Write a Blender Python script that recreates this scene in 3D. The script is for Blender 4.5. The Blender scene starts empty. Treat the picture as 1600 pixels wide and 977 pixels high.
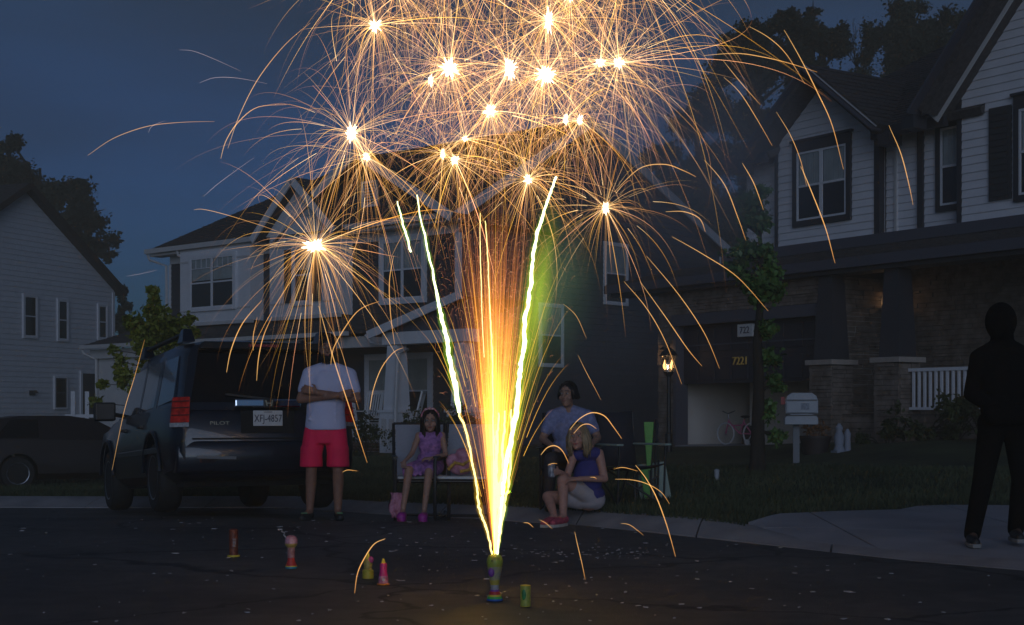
# Fountain firework on a suburban street at dusk
SKY_STRENGTH, SUN_E, SUN_DEG = .066, .62, 6
SKY_TINT, HORIZON_TINT = (.265, .35, .59), (.10, .33, 1.30)
CLOUD_TINT = (.85, .68, .58)
SPARK_E, HAZE = .58, .0052
import bpy, bmesh, math, random
import numpy as np
from mathutils import Vector, Matrix
random.seed(7); RNG = np.random.default_rng(11)
PI = math.pi; R = math.radians
scn = bpy.context.scene
col = scn.collection

# ------------------------------------------------------------------ camera
FPX, HY, CZ = 2300.0, 645.0, 1.05        # focal length and horizon of the 1600 px wide photograph, camera height
cd = bpy.data.cameras.new('camera'); cam = bpy.data.objects.new('camera', cd); col.objects.link(cam)
cd.sensor_width = 36; cd.lens = 36*FPX/1600; cd.shift_y = (HY-488.5)/1600
cd.clip_start = .1; cd.clip_end = 2000
cam.location = (0, 0, CZ); cam.rotation_euler = (R(90), 0, 0)
scn.camera = cam

# ------------------------------------------------------------------ world: dusk sky with cloud banks
SUN_EL, SUN_AZ = R(SUN_DEG), R(178)
w = bpy.data.worlds.new('World'); scn.world = w; w.use_nodes = True
nt = w.node_tree; N = nt.nodes; L = nt.links; N.clear()
out = N.new('ShaderNodeOutputWorld'); bg = N.new('ShaderNodeBackground'); L.new(bg.outputs[0], out.inputs[0])
sky = N.new('ShaderNodeTexSky'); sky.sky_type = 'NISHITA'; sky.sun_disc = False
sky.sun_elevation = SUN_EL; sky.sun_rotation = SUN_AZ; sky.dust_density = 1.0; sky.ozone_density = 2.0; sky.air_density = 1.2
tc = N.new('ShaderNodeTexCoord')
mp = N.new('ShaderNodeMapping'); mp.inputs['Scale'].default_value = (1.6, 1.6, 9.0); mp.inputs['Location'].default_value = (.35, .2, .1)
nz = N.new('ShaderNodeTexNoise'); nz.inputs['Scale'].default_value = 1.7; nz.inputs['Detail'].default_value = 6; nz.inputs['Roughness'].default_value = .48
L.new(tc.outputs['Generated'], mp.inputs['Vector']); L.new(mp.outputs[0], nz.inputs['Vector'])
rp = N.new('ShaderNodeValToRGB'); rp.color_ramp.elements[0].position = .40; rp.color_ramp.elements[1].position = .66
L.new(nz.outputs['Fac'], rp.inputs[0])
sep = N.new('ShaderNodeSeparateXYZ'); L.new(tc.outputs['Generated'], sep.inputs[0])
el = N.new('ShaderNodeMapRange'); el.inputs['From Min'].default_value = .04; el.inputs['From Max'].default_value = .24
el.inputs['To Min'].default_value = .08; el.inputs['To Max'].default_value = .9; L.new(sep.outputs['Z'], el.inputs['Value'])
cf = N.new('ShaderNodeMath'); cf.operation = 'MULTIPLY'; L.new(rp.outputs[0], cf.inputs[0]); L.new(el.outputs[0], cf.inputs[1])
cl = N.new('ShaderNodeMix'); cl.data_type = 'RGBA'; cl.blend_type = 'MIX'
tint = N.new('ShaderNodeMix'); tint.data_type = 'RGBA'; tint.blend_type = 'MULTIPLY'; tint.inputs[0].default_value = 1
tr_ = N.new('ShaderNodeValToRGB'); sp_ = N.new('ShaderNodeSeparateXYZ'); L.new(tc.outputs['Generated'], sp_.inputs[0]); L.new(sp_.outputs['Z'], tr_.inputs[0])
tr_.color_ramp.elements[0].color = (*HORIZON_TINT, 1); tr_.color_ramp.elements[1].position = .30; tr_.color_ramp.elements[1].color = (*SKY_TINT, 1); L.new(tr_.outputs[0], tint.inputs[7])
L.new(sky.outputs[0], tint.inputs[6])
cloud = N.new('ShaderNodeMix'); cloud.data_type = 'RGBA'; cloud.blend_type = 'MULTIPLY'; cloud.inputs[0].default_value = 1
cloud.inputs[7].default_value = (*CLOUD_TINT, 1); L.new(tint.outputs[2], cloud.inputs[6])
L.new(cf.outputs[0], cl.inputs[0]); L.new(tint.outputs[2], cl.inputs[6]); L.new(cloud.outputs[2], cl.inputs[7])
L.new(cl.outputs[2], bg.inputs['Color']); bg.inputs['Strength'].default_value = SKY_STRENGTH

# ------------------------------------------------------------------ last light of the set sun, low and very soft
sd = bpy.data.lights.new('sun', 'SUN'); sun = bpy.data.objects.new('sun', sd); col.objects.link(sun)
sd.energy = SUN_E; sd.angle = R(40); sd.color = (.58, .72, 1.0)
_d = Vector((math.sin(SUN_AZ)*math.cos(R(12)), math.cos(SUN_AZ)*math.cos(R(12)), math.sin(R(12))))
sun.rotation_euler = _d.to_track_quat('Z', 'Y').to_euler()

vs = scn.view_settings; vs.view_transform = 'Standard'; vs.look = 'None'; vs.exposure = 0; vs.gamma = 1; vs.use_curve_mapping = False
scn.cycles.use_denoising = True
scn.cycles.max_bounces = 6; scn.cycles.diffuse_bounces = 2; scn.cycles.glossy_bounces = 3; scn.cycles.transparent_max_bounces = 96
scn.cycles.volume_bounces = 0; scn.cycles.volume_step_rate = 2.0; scn.cycles.volume_max_steps = 128
scn.cycles.sample_clamp_indirect = 2.0

# ------------------------------------------------------------------ helpers
def P(px, py, Y):
    return Vector(((px-800)/FPX*Y, Y, CZ+(HY-py)*Y/FPX))

def mat(name, color, rough=.7, metal=0, spec=.5, noise=0, nscale=20, bump=0, bscale=60, coat=0, emit=None, estr=0, sheen=0, stretch=None, color2=None):
    m = bpy.data.materials.new(name); m.use_nodes = True
    n = m.node_tree.nodes; l = m.node_tree.links; b = n['Principled BSDF']
    b.inputs['Base Color'].default_value = (*color, 1); b.inputs['Roughness'].default_value = rough
    b.inputs['Metallic'].default_value = metal; b.inputs['Specular IOR Level'].default_value = spec
    b.inputs['Coat Weight'].default_value = coat; b.inputs['Sheen Weight'].default_value = sheen
    t = None
    if noise or bump or color2:
        t = n.new('ShaderNodeTexCoord')
        src = t.outputs['Object']
        if stretch:
            mm = n.new('ShaderNodeMapping'); mm.inputs['Scale'].default_value = stretch; l.new(src, mm.inputs[0]); src = mm.outputs[0]
    if noise or color2:
        z = n.new('ShaderNodeTexNoise'); z.inputs['Scale'].default_value = nscale; z.inputs['Detail'].default_value = 5; l.new(src, z.inputs['Vector'])
        mx = n.new('ShaderNodeMix'); mx.data_type = 'RGBA'
        a = tuple(max(0, c*(1-noise)) for c in color); c2 = color2 or tuple(min(1, c*(1+noise)) for c in color)
        mx.inputs[6].default_value = (*a, 1); mx.inputs[7].default_value = (*c2, 1)
        rr = n.new('ShaderNodeMapRange'); rr.inputs['From Min'].default_value = .3; rr.inputs['From Max'].default_value = .7
        l.new(z.outputs['Fac'], rr.inputs['Value']); l.new(rr.outputs[0], mx.inputs[0]); l.new(mx.outputs[2], b.inputs['Base Color'])
    if bump:
        z2 = n.new('ShaderNodeTexNoise'); z2.inputs['Scale'].default_value = bscale; z2.inputs['Detail'].default_value = 4; l.new(src, z2.inputs['Vector'])
        bp = n.new('ShaderNodeBump'); bp.inputs['Strength'].default_value = bump; bp.inputs['Distance'].default_value = .02
        l.new(z2.outputs['Fac'], bp.inputs['Height']); l.new(bp.outputs[0], b.inputs['Normal'])
    if emit:
        b.inputs['Emission Color'].default_value = (*emit, 1); b.inputs['Emission Strength'].default_value = estr
    return m

def emat(name, color, strength, attr=None, sample='AUTO', additive=False):
    m = bpy.data.materials.new(name); m.use_nodes = True
    n = m.node_tree.nodes; l = m.node_tree.links; n.clear()
    o = n.new('ShaderNodeOutputMaterial'); e = n.new('ShaderNodeEmission'); e.inputs[0].default_value = (*color, 1); e.inputs[1].default_value = strength
    if attr:
        a = n.new('ShaderNodeAttribute'); a.attribute_name = attr; l.new(a.outputs['Color'], e.inputs[0])
    if additive:      # sparks do not hide what is behind them
        t = n.new('ShaderNodeBsdfTransparent'); ad = n.new('ShaderNodeAddShader'); l.new(e.outputs[0], ad.inputs[0]); l.new(t.outputs[0], ad.inputs[1]); l.new(ad.outputs[0], o.inputs['Surface'])
    else: l.new(e.outputs[0], o.inputs['Surface'])
    m.cycles.emission_sampling = sample
    return m

def vmat(name, color, dens, emit=None, estr=0, noise=None, axis=None, aniso=0):
    """volume: scattering density and/or emission; noise=(scale, lo, hi); axis=(z0,z1) fades along local z; 'r' fades from the centre"""
    m = bpy.data.materials.new(name); m.use_nodes = True
    n = m.node_tree.nodes; l = m.node_tree.links; n.clear()
    o = n.new('ShaderNodeOutputMaterial'); v = n.new('ShaderNodeVolumePrincipled'); l.new(v.outputs[0], o.inputs['Volume'])
    v.inputs['Color'].default_value = (*color, 1); v.inputs['Density'].default_value = dens; v.inputs['Anisotropy'].default_value = aniso
    v.inputs['Emission Strength'].default_value = estr
    if emit: v.inputs['Emission Color'].default_value = (*emit, 1)
    fac = None
    t = n.new('ShaderNodeTexCoord')
    def mul(a, b):
        q = n.new('ShaderNodeMath'); q.operation = 'MULTIPLY'; l.new(a, q.inputs[0])
        if isinstance(b, (int, float)): q.inputs[1].default_value = b
        else: l.new(b, q.inputs[1])
        return q.outputs[0]
    if noise:
        z = n.new('ShaderNodeTexNoise'); z.inputs['Scale'].default_value = noise[0]; z.inputs['Detail'].default_value = 4
        l.new(t.outputs['Object'], z.inputs['Vector'])
        r = n.new('ShaderNodeMapRange'); r.inputs['From Min'].default_value = noise[1]; r.inputs['From Max'].default_value = noise[2]; l.new(z.outputs['Fac'], r.inputs['Value'])
        fac = r.outputs[0]
    if axis == 'r':
        ln = n.new('ShaderNodeVectorMath'); ln.operation = 'LENGTH'; l.new(t.outputs['Object'], ln.inputs[0])
        r = n.new('ShaderNodeMapRange'); r.interpolation_type = 'SMOOTHSTEP'
        r.inputs['From Min'].default_value = 0; r.inputs['From Max'].default_value = .95; r.inputs['To Min'].default_value = 1; r.inputs['To Max'].default_value = 0
        l.new(ln.outputs['Value'], r.inputs['Value']); f = mul(r.outputs[0], r.outputs[0]); fac = mul(f, fac) if fac else f
    elif axis:
        s = n.new('ShaderNodeSeparateXYZ'); l.new(t.outputs['Object'], s.inputs[0])
        r = n.new('ShaderNodeMapRange'); r.interpolation_type = 'SMOOTHSTEP'
        r.inputs['From Min'].default_value = axis[0]; r.inputs['From Max'].default_value = axis[1]; r.inputs['To Min'].default_value = 1; r.inputs['To Max'].default_value = 0
        l.new(s.outputs['Z'], r.inputs['Value']); fac = mul(r.outputs[0], fac) if fac else r.outputs[0]
    if fac:
        if dens: l.new(mul(fac, dens), v.inputs['Density'])
        if estr: l.new(mul(fac, estr), v.inputs['Emission Strength'])
    return m

def glassmat(name, tint=(.02,.025,.03), refl=.3, rough=.03, see=.6):
    m = bpy.data.materials.new(name); m.use_nodes = True
    n = m.node_tree.nodes; l = m.node_tree.links; n.clear()
    o = n.new('ShaderNodeOutputMaterial')
    tr = n.new('ShaderNodeBsdfTransparent'); tr.inputs[0].default_value = (see, see, see, 1)
    gl = n.new('ShaderNodeBsdfGlossy'); gl.inputs['Roughness'].default_value = rough; gl.inputs[0].default_value = (.8, .85, .9, 1)
    lw = n.new('ShaderNodeLayerWeight'); lw.inputs[0].default_value = .5; fr = n.new('ShaderNodeMath'); fr.operation = 'POWER'; fr.inputs[1].default_value = 3.5; l.new(lw.outputs['Facing'], fr.inputs[0])
    mr = n.new('ShaderNodeMapRange'); mr.inputs['To Min'].default_value = refl*.4; mr.inputs['To Max'].default_value = 1; l.new(fr.outputs[0], mr.inputs[0])
    mx = n.new('ShaderNodeMixShader'); l.new(mr.outputs[0], mx.inputs[0]); l.new(tr.outputs[0], mx.inputs[1]); l.new(gl.outputs[0], mx.inputs[2])
    l.new(mx.outputs[0], o.inputs[0])
    return m

def tag(o, label=None, cat=None, group=None, kind=None):
    if label: o['label'] = label
    if cat: o['category'] = cat
    if group: o['group'] = group
    if kind: o['kind'] = kind
    return o

def empty(name, loc=(0,0,0), rz=0, label=None, cat=None, group=None, rx=0):
    o = bpy.data.objects.new(name, None); col.objects.link(o)
    o.location = loc; o.rotation_mode = 'ZXY' if False else 'XYZ'; o.rotation_euler = (rx, 0, rz); o.empty_display_size = .2
    return tag(o, label, cat, group)

class MB:
    def __init__(s): s.v = []; s.f = []; s.m = []; s.mi = 0
    def add(s, vs, fs):
        b = len(s.v); s.v += [tuple(v) for v in vs]; s.f += [tuple(b+i for i in f) for f in fs]; s.m += [s.mi]*len(fs); return s
    def box(s, x0, x1, y0, y1, z0, z1, M=None):
        vs = [Vector((x, y, z)) for z in (z0, z1) for y in (y0, y1) for x in (x0, x1)]
        if M is not None: vs = [M @ v for v in vs]
        return s.add(vs, [(0,2,3,1), (4,5,7,6), (0,1,5,4), (2,6,7,3), (0,4,6,2), (1,3,7,5)])
    def bar(s, a, b, w, h, up=(0,0,1)):
        a = Vector(a); b = Vector(b); d = (b-a).normalized(); up = Vector(up)
        if abs(d.dot(up)) > .98: up = Vector((0,1,0))
        x = d.cross(up).normalized()*w/2; z = x.normalized().cross(d)*h/2
        vs = [p+i*x+j*z for p in (a, b) for i, j in ((-1,-1), (1,-1), (1,1), (-1,1))]
        return s.add(vs, [(3,2,1,0), (4,5,6,7), (0,1,5,4), (1,2,6,5), (2,3,7,6), (3,0,4,7)])
    def tube(s, pts, r, n=8, cap=True):
        pts = [Vector(p) for p in pts]; k = len(pts)
        rs = list(r) if hasattr(r, '__len__') else [r]*k
        vs = []; ref = Vector((0, 0, 1))
        for i, p in enumerate(pts):
            d = (pts[min(i+1, k-1)]-pts[max(i-1, 0)])
            d = d.normalized() if d.length > 1e-9 else Vector((0,0,1))
            if abs(d.dot(ref)) > .95: ref = Vector((1, 0, 0)) if abs(d.x) < .9 else Vector((0,1,0))
            x = d.cross(ref).normalized(); y = d.cross(x)
            ref = x.cross(d) if False else ref
            for j in range(n):
                a = 2*PI*j/n; vs.append(p+(x*math.cos(a)+y*math.sin(a))*rs[i])
        fs = [(i*n+j, i*n+(j+1) % n, (i+1)*n+(j+1) % n, (i+1)*n+j) for i in range(k-1) for j in range(n)]
        if cap: fs += [tuple(range(n-1, -1, -1)), tuple((k-1)*n+j for j in range(n))]
        return s.add(vs, fs)
    def lathe(s, prof, n=24, c=(0,0,0), M=None):
        c = Vector(c); k = len(prof); vs = []
        for r, z in prof:
            for j in range(n):
                a = 2*PI*j/n; v = Vector((r*math.cos(a), r*math.sin(a), z)); v = (M @ v) if M is not None else v; vs.append(v+c)
        fs = [(i*n+j, i*n+(j+1) % n, (i+1)*n+(j+1) % n, (i+1)*n+j) for i in range(k-1) for j in range(n)]
        fs += [tuple(range(n-1, -1, -1)), tuple((k-1)*n+j for j in range(n))]
        return s.add(vs, fs)
    def ball(s, c, r, n=12, m=8, M=None):
        c = Vector(c); r = Vector(r) if hasattr(r, '__len__') else Vector((r, r, r)); vs = []; fs = []
        for i in range(m+1):
            t = PI*i/m
            for j in range(n):
                a = 2*PI*j/n; v = Vector((r.x*math.sin(t)*math.cos(a), r.y*math.sin(t)*math.sin(a), -r.z*math.cos(t)))
                vs.append(c+((M @ v) if M is not None else v))
        fs = [(i*n+j, i*n+(j+1) % n, (i+1)*n+(j+1) % n, (i+1)*n+j) for i in range(m) for j in range(n)]
        return s.add(vs, fs)
    def cap(s, a, ra, b, rb, n=12):
        """round cone between two joints"""
        a = Vector(a); b = Vector(b); d = b-a; ln = max(d.length, 1e-6); d = d/ln
        pts = []; rs = []
        for t in (-.98, -.8, -.45): pts.append(a+d*ra*t); rs.append(ra*math.sqrt(1-t*t))
        for t in (0, .33, .66, 1): pts.append(a+d*ln*t); rs.append(ra+(rb-ra)*t)
        for t in (.45, .8, .98): pts.append(b+d*rb*t); rs.append(rb*math.sqrt(1-t*t))
        return s.tube(pts, rs, n)
    def prism(s, poly, y0, y1, axis='y'):
        """poly: (x,z) pairs extruded along y, or (y,z) pairs extruded along x"""
        k = len(poly)
        if axis == 'y': vs = [(x, y, z) for y in (y0, y1) for x, z in poly]
        elif axis == 'x': vs = [(y, x, z) for y in (y0, y1) for x, z in poly]
        else: vs = [(x, z, y) for y in (y0, y1) for x, z in poly]
        fs = [tuple(range(k)), tuple(range(2*k-1, k-1, -1))]+[(i, i+k, (i+1) % k+k, (i+1) % k) for i in range(k)]
        return s.add(vs, fs)
    def build(s, name, m, parent=None, smooth=False, kind=None, bevel=0, fix=True):
        me = bpy.data.meshes.new(name); me.from_pydata(s.v, [], s.f)
        ms = m if isinstance(m, (list, tuple)) else [m]
        for q in ms: me.materials.append(q)
        if len(ms) > 1: me.polygons.foreach_set('material_index', s.m)
        if fix:
            bm = bmesh.new(); bm.from_mesh(me); bmesh.ops.recalc_face_normals(bm, faces=bm.faces); bm.to_mesh(me); bm.free()
        if smooth:
            me.polygons.foreach_set('use_smooth', [True]*len(me.polygons))
            if smooth != 2:
                try: me.set_sharp_from_angle(angle=R(40))
                except Exception: pass
        me.update()
        o = bpy.data.objects.new(name, me); col.objects.link(o)
        if parent is not None: o.parent = parent
        if bevel:
            b = o.modifiers.new('bevel', 'BEVEL'); b.width = bevel; b.segments = 2; b.limit_method = 'ANGLE'; b.angle_limit = R(40)
        if kind: o['kind'] = kind
        return o

def text(s, size, m, parent, M, name='lettering', depth=.003, align='CENTER'):
    c = bpy.data.curves.new(name, 'FONT'); c.body = s; c.size = size; c.extrude = depth; c.align_x = align; c.align_y = 'CENTER'
    c.resolution_u = 3; c.materials.append(m); t_ = bpy.data.objects.new(name, c); col.objects.link(t_)
    me = bpy.data.meshes.new_from_object(t_.evaluated_get(bpy.context.evaluated_depsgraph_get())); bpy.data.objects.remove(t_)
    if not me.materials: me.materials.append(m)
    o = bpy.data.objects.new(name, me); col.objects.link(o)
    if parent is not None: o.parent = parent
    o.matrix_local = M
    return o

def children(o): return [c for c in bpy.data.objects if c.parent == o]
def copy_tree(o, parent=None):
    c = o.copy(); col.objects.link(c); c.parent = parent
    for ch in CH[o.name] if o.name in CH else []: copy_tree(ch, c)
    return c
CH = {}
def index_children():
    CH.clear()
    for o in bpy.data.objects:
        if o.parent: CH.setdefault(o.parent.name, []).append(o)

def bulk(name, V, F, m, parent=None, kind=None, attr=None, smooth=False):
    """fast mesh from numpy arrays; F is (n,3) or (n,4)"""
    me = bpy.data.meshes.new(name); k = F.shape[1]
    me.vertices.add(len(V)); me.vertices.foreach_set('co', V.astype(np.float32).ravel())
    me.loops.add(F.size); me.loops.foreach_set('vertex_index', F.astype(np.int32).ravel())
    me.polygons.add(len(F)); me.polygons.foreach_set('loop_start', np.arange(0, F.size, k, dtype=np.int32))
    try: me.polygons.foreach_set('loop_total', np.full(len(F), k, dtype=np.int32))
    except Exception: pass
    if smooth: me.polygons.foreach_set('use_smooth', np.ones(len(F), dtype=bool))
    me.materials.append(m); me.update(calc_edges=True)
    if attr is not None:
        a = me.color_attributes.new('glow', 'FLOAT_COLOR', 'POINT'); a.data.foreach_set('color', attr.astype(np.float32).ravel())
    o = bpy.data.objects.new(name, me); col.objects.link(o)
    if parent is not None: o.parent = parent
    if kind: o['kind'] = kind
    return o

def streaks(name, paths, radii, cols, m, parent=None, kind=None, n=3):
    """many glowing streaks joined in one mesh; paths list of (k,3), radii list (k,), cols list (k,3)"""
    VV = []; FF = []; CC = []; base = 0
    for p, r, c in zip(paths, radii, cols):
        k = len(p); d = np.gradient(p, axis=0); d /= np.linalg.norm(d, axis=1, keepdims=True)+1e-9
        ref = np.array([0, 1.0, 0]); x = np.cross(d, ref); x /= np.linalg.norm(x, axis=1, keepdims=True)+1e-9; y = np.cross(d, x)
        for j in range(n):
            a = 2*PI*j/n+.5; VV.append(p+(x*math.cos(a)+y*math.sin(a))*r[:, None])
            CC.append(np.concatenate([c, np.ones((k, 1))], 1))
        i = np.arange(k-1)
        for j in range(n):
            j2 = (j+1) % n
            FF.append(np.stack([base+j*k+i, base+j2*k+i, base+j2*k+i+1, base+j*k+i+1], 1))
        base += n*k
    return bulk(name, np.concatenate(VV), np.concatenate(FF), m, parent, kind, np.concatenate(CC))
# ------------------------------------------------------------------ materials
MT = dict(
 siding=mat('vinyl_siding', (.74,.73,.77), .55, noise=.06, nscale=3),
 siding2=mat('grey_vinyl_siding', (.70,.71,.76), .55, noise=.06, nscale=3),
 darkside=mat('slate_siding', (.055,.058,.07), .6, noise=.1, nscale=3),
 blueside=mat('blue_grey_siding', (.075,.09,.12), .6, noise=.1, nscale=3),
 white=mat('white_trim', (.76,.76,.80), .5, noise=.04, nscale=5),
 offwhite=mat('cream_trim', (.62,.60,.60), .5, noise=.05, nscale=5),
 darktrim=mat('dark_trim', (.045,.045,.055), .5),
 frieze=mat('frieze_trim', (.09,.09,.115), .5),
 shutter=mat('shutter', (.05,.05,.055), .5),
 shingle=mat('asphalt_shingle', (.085,.075,.075), .9, noise=.35, nscale=14, bump=.5, bscale=60),
 stone=mat('ledge_stone', (.17,.13,.105), .9, noise=.4, nscale=5, bump=.4, bscale=30, color2=(.26,.21,.18)),
 stoneb=mat('stone_backing', (.06,.05,.045), .95),
 capstone=mat('cap_stone', (.40,.34,.30), .8, noise=.12, nscale=8),
 concrete=mat('concrete', (.32,.32,.35), .85, noise=.16, nscale=1.6, bump=.25, bscale=70),
 curb=mat('curb_concrete', (.30,.29,.30), .85, noise=.2, nscale=2.5, bump=.3, bscale=60),
 soil=mat('soil', (.05,.045,.035), .95, noise=.3, nscale=3),
 lawn=mat('lawn_turf', (.035,.05,.022), .95, noise=.45, nscale=1.2, bump=.6, bscale=25, color2=(.06,.08,.03)),
 blade=mat('grass_blade', (.04,.062,.024), .7, noise=.4, nscale=.8, color2=(.075,.09,.04)),
 garwall=mat('garage_drywall', (.62,.57,.52), .8, noise=.06, nscale=2),
 gardoor=mat('garage_door_paint', (.025,.028,.045), .5),
 gold=mat('gold_numerals', (.85,.52,.12), .45),
 black=mat('black_metal', (.018,.018,.02), .4),
 rubber=mat('tyre_rubber', (.014,.014,.015), .75, bump=.2, bscale=40),
 paint=mat('car_paint_blue', (.005,.012,.026), .35, metal=.2, coat=.6),
 paintblk=mat('car_plastic', (.012,.012,.013), .45),
 cpaint2=mat('car_paint_dark', (.012,.006,.006), .45, coat=.2),
 chrome=mat('chrome', (.75,.78,.82), .06, metal=1),
 rim=mat('alloy_rim', (.22,.23,.25), .35, metal=.9),
 red=mat('red_lens', (.34,.006,.010), .55, spec=.25, noise=.6, nscale=16, color2=(.62,.03,.02), emit=(1,.03,.03), estr=.02),
 clear=mat('clear_lens', (.35,.35,.36), .15, coat=1, noise=.4, nscale=30),
 plate=mat('plate_white', (.58,.58,.58), .4, noise=.08, nscale=12),
 ink=mat('plate_ink', (.02,.025,.06), .5),
 silver=mat('silver_letters', (.75,.68,.50), .25, metal=.7),
 glass=glassmat('window_glass', refl=.10, see=.92),
 carglass=glassmat('tinted_glass', refl=.5, see=.10),
 sideglass=glassmat('side_tinted_glass', refl=1.1, see=.12),
 dark=mat('dark_interior', (.012,.012,.013), .9),
 curtain=mat('curtain_cloth', (.52,.56,.54), .9, noise=.15, nscale=4),
 bark=mat('bark', (.035,.028,.022), .95, noise=.3, nscale=6, bump=.6, bscale=25, stretch=(3,3,.6)),
 leaf=mat('leaf', (.045,.065,.018), .6, noise=.5, nscale=1.5, color2=(.085,.10,.025)),
 leafy=mat('young_leaf', (.16,.20,.02), .5, noise=.4, nscale=3, color2=(.26,.28,.03)),
 leafg=mat('green_leaf', (.07,.15,.04), .5, noise=.4, nscale=3, color2=(.13,.24,.05)),
 leafd=mat('far_leaf', (.028,.036,.024), .8, noise=.4, nscale=.6, color2=(.045,.055,.03)),
 wood=mat('white_painted_wood', (.78,.78,.80), .5),
 mailw=mat('mailbox_plastic', (.40,.42,.46), .45, noise=.06, nscale=8),
 redp=mat('red_plastic', (.35,.02,.02), .4),
 sling=mat('sling_mesh', (.27,.29,.35), .8, noise=.06, nscale=60),
 cushion=mat('seat_cushion', (.55,.56,.56), .85, noise=.08, nscale=20),
 lime=mat('lime_fabric', (.17,.42,.10), .7, noise=.1, nscale=20),
 paleg=mat('pale_green_panel', (.30,.38,.33), .7, noise=.1, nscale=8),
 pinkcloth=mat('pink_cloth', (.55,.16,.26), .85, noise=.5, nscale=16, color2=(.62,.30,.42)),
 goldcloth=mat('gold_cloth', (.55,.30,.05), .4, noise=.4, nscale=30),
 paper=mat('burnt_paper', (.42,.42,.44), .9, noise=.4, nscale=12),
)
# asphalt: fine aggregate, worn patches, tar seams
def asphalt():
    m = mat('asphalt', (.048,.048,.055), .62, spec=.6); n = m.node_tree.nodes; l = m.node_tree.links; b = n['Principled BSDF']
    t = n.new('ShaderNodeTexCoord')
    def noi(s, d=5):
        z = n.new('ShaderNodeTexNoise'); z.inputs['Scale'].default_value = s; z.inputs['Detail'].default_value = d; l.new(t.outputs['Object'], z.inputs['Vector']); return z
    a = noi(160, 3); p = noi(.55); q = noi(6)
    def ramp(src, lo, hi, c0, c1):
        r = n.new('ShaderNodeValToRGB'); r.color_ramp.elements[0].position = lo; r.color_ramp.elements[1].position = hi
        r.color_ramp.elements[0].color = (*c0, 1); r.color_ramp.elements[1].color = (*c1, 1); l.new(src.outputs['Fac'], r.inputs[0]); return r
    r1 = ramp(a, .35, .75, (.045,.043,.043), (.15,.145,.14)); r2 = ramp(p, .35, .65, (.6,.6,.62), (1.3,1.28,1.25)); r3 = ramp(q, .4, .6, (.8,.8,.8), (1.1,1.1,1.1))
    m1 = n.new('ShaderNodeMix'); m1.data_type = 'RGBA'; m1.blend_type = 'MULTIPLY'; m1.inputs[0].default_value = 1; l.new(r1.outputs[0], m1.inputs[6]); l.new(r2.outputs[0], m1.inputs[7])
    m2 = n.new('ShaderNodeMix'); m2.data_type = 'RGBA'; m2.blend_type = 'MULTIPLY'; m2.inputs[0].default_value = 1; l.new(m1.outputs[2], m2.inputs[6]); l.new(r3.outputs[0], m2.inputs[7])
    # sealed cracks that wander with a noise
    vo = n.new('ShaderNodeTexVoronoi'); vo.feature = 'DISTANCE_TO_EDGE'; vo.inputs['Scale'].default_value = .33
    wp = noi(1.6, 4); av = n.new('ShaderNodeVectorMath'); av.operation = 'MULTIPLY_ADD'; l.new(wp.outputs['Color'], av.inputs[0]); av.inputs[1].default_value = (.9,.9,0); l.new(t.outputs['Object'], av.inputs[2]); l.new(av.outputs[0], vo.inputs['Vector'])
    cr = n.new('ShaderNodeMapRange'); cr.inputs['From Min'].default_value = .004; cr.inputs['From Max'].default_value = .012; cr.inputs['To Min'].default_value = .25; l.new(vo.outputs['Distance'], cr.inputs['Value'])
    m3 = n.new('ShaderNodeMix'); m3.data_type = 'RGBA'; m3.blend_type = 'MULTIPLY'; m3.inputs[0].default_value = 1; l.new(m2.outputs[2], m3.inputs[6]); l.new(cr.outputs[0], m3.inputs[7])
    l.new(m3.outputs[2], b.inputs['Base Color'])
    bp = n.new('ShaderNodeBump'); bp.inputs['Strength'].default_value = .9; bp.inputs['Distance'].default_value = .012; l.new(a.outputs['Fac'], bp.inputs['Height']); l.new(bp.outputs[0], b.inputs['Normal'])
    return m
MT['asphalt'] = asphalt()

# ------------------------------------------------------------------ terrain
CURB = np.array([(-60,22,-.9),(-30,20.5,-.6),(-14,19.7,-.33),(-7.6,19.4,-.2),(-5.62,19.3,-.2),(-2.9,19.0,-.18),(-1.48,16.9,-.12),(-.33,15.2,-.05),(.49,14.0,-.02),(1.13,13.0,0),
                 (1.61,12.3,0),(2.125,11.5,0),(2.85,10.4,0),(3.41,9.8,0),(4.26,8.9,0),(5.57,8.0,0),(9,6.5,0),(25,4,0),(60,2,0)])
def curbY(x): return np.interp(x, CURB[:,0], CURB[:,1])
def curbZ(x): return np.interp(x, CURB[:,0], CURB[:,2])
def sm(t): t = np.clip(t, 0, 1); return t*t*(3-2*t)
def roadZ(x, y):
    c = curbY(x); return curbZ(x)*sm((y-13.6)/(np.maximum(c-13.6, .8)))
CW = .55                                       # curb width in depth
GP = np.array([(-60,24,-1.0),(-14,20.6,-.30),(-9.5,30,-.45),(-9.5,27,-.42),(-12,33,-.45),(-6,21,-.09),(-3,21,-.07),(-1,18,.0),(0,16,.08),(1,14.2,.11),(2,13,.12),(4,15,.13),(8,15,.16),(20,14,.3),
               (-4.5,36,.06),(-1,36,.08),(-8,40,.0),(1,30,.2),(3.0,30,.33),(5,29.5,.36),(6,27,.5),(8,25,.6),(12,22,.7),(3,24,.2),(5,20,.28),(-16,52,-.4),(-22,45,-.5),(2,42,.2),(14,30,.7),(0,70,.0),(-30,75,-.5),(30,70,.5)])
def lawnZ(x, y):
    x = np.asarray(x, float); y = np.asarray(y, float)
    d = (x[..., None]-GP[:,0])**2+(y[..., None]-GP[:,1])**2; wv = 1/(d+.3)**1.6
    z = (wv*GP[:,2]).sum(-1)/wv.sum(-1)
    edge = curbZ(x)+.105; t = sm((y-curbY(x)-CW)/2.0)
    return edge*(1-t)+z*t
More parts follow.
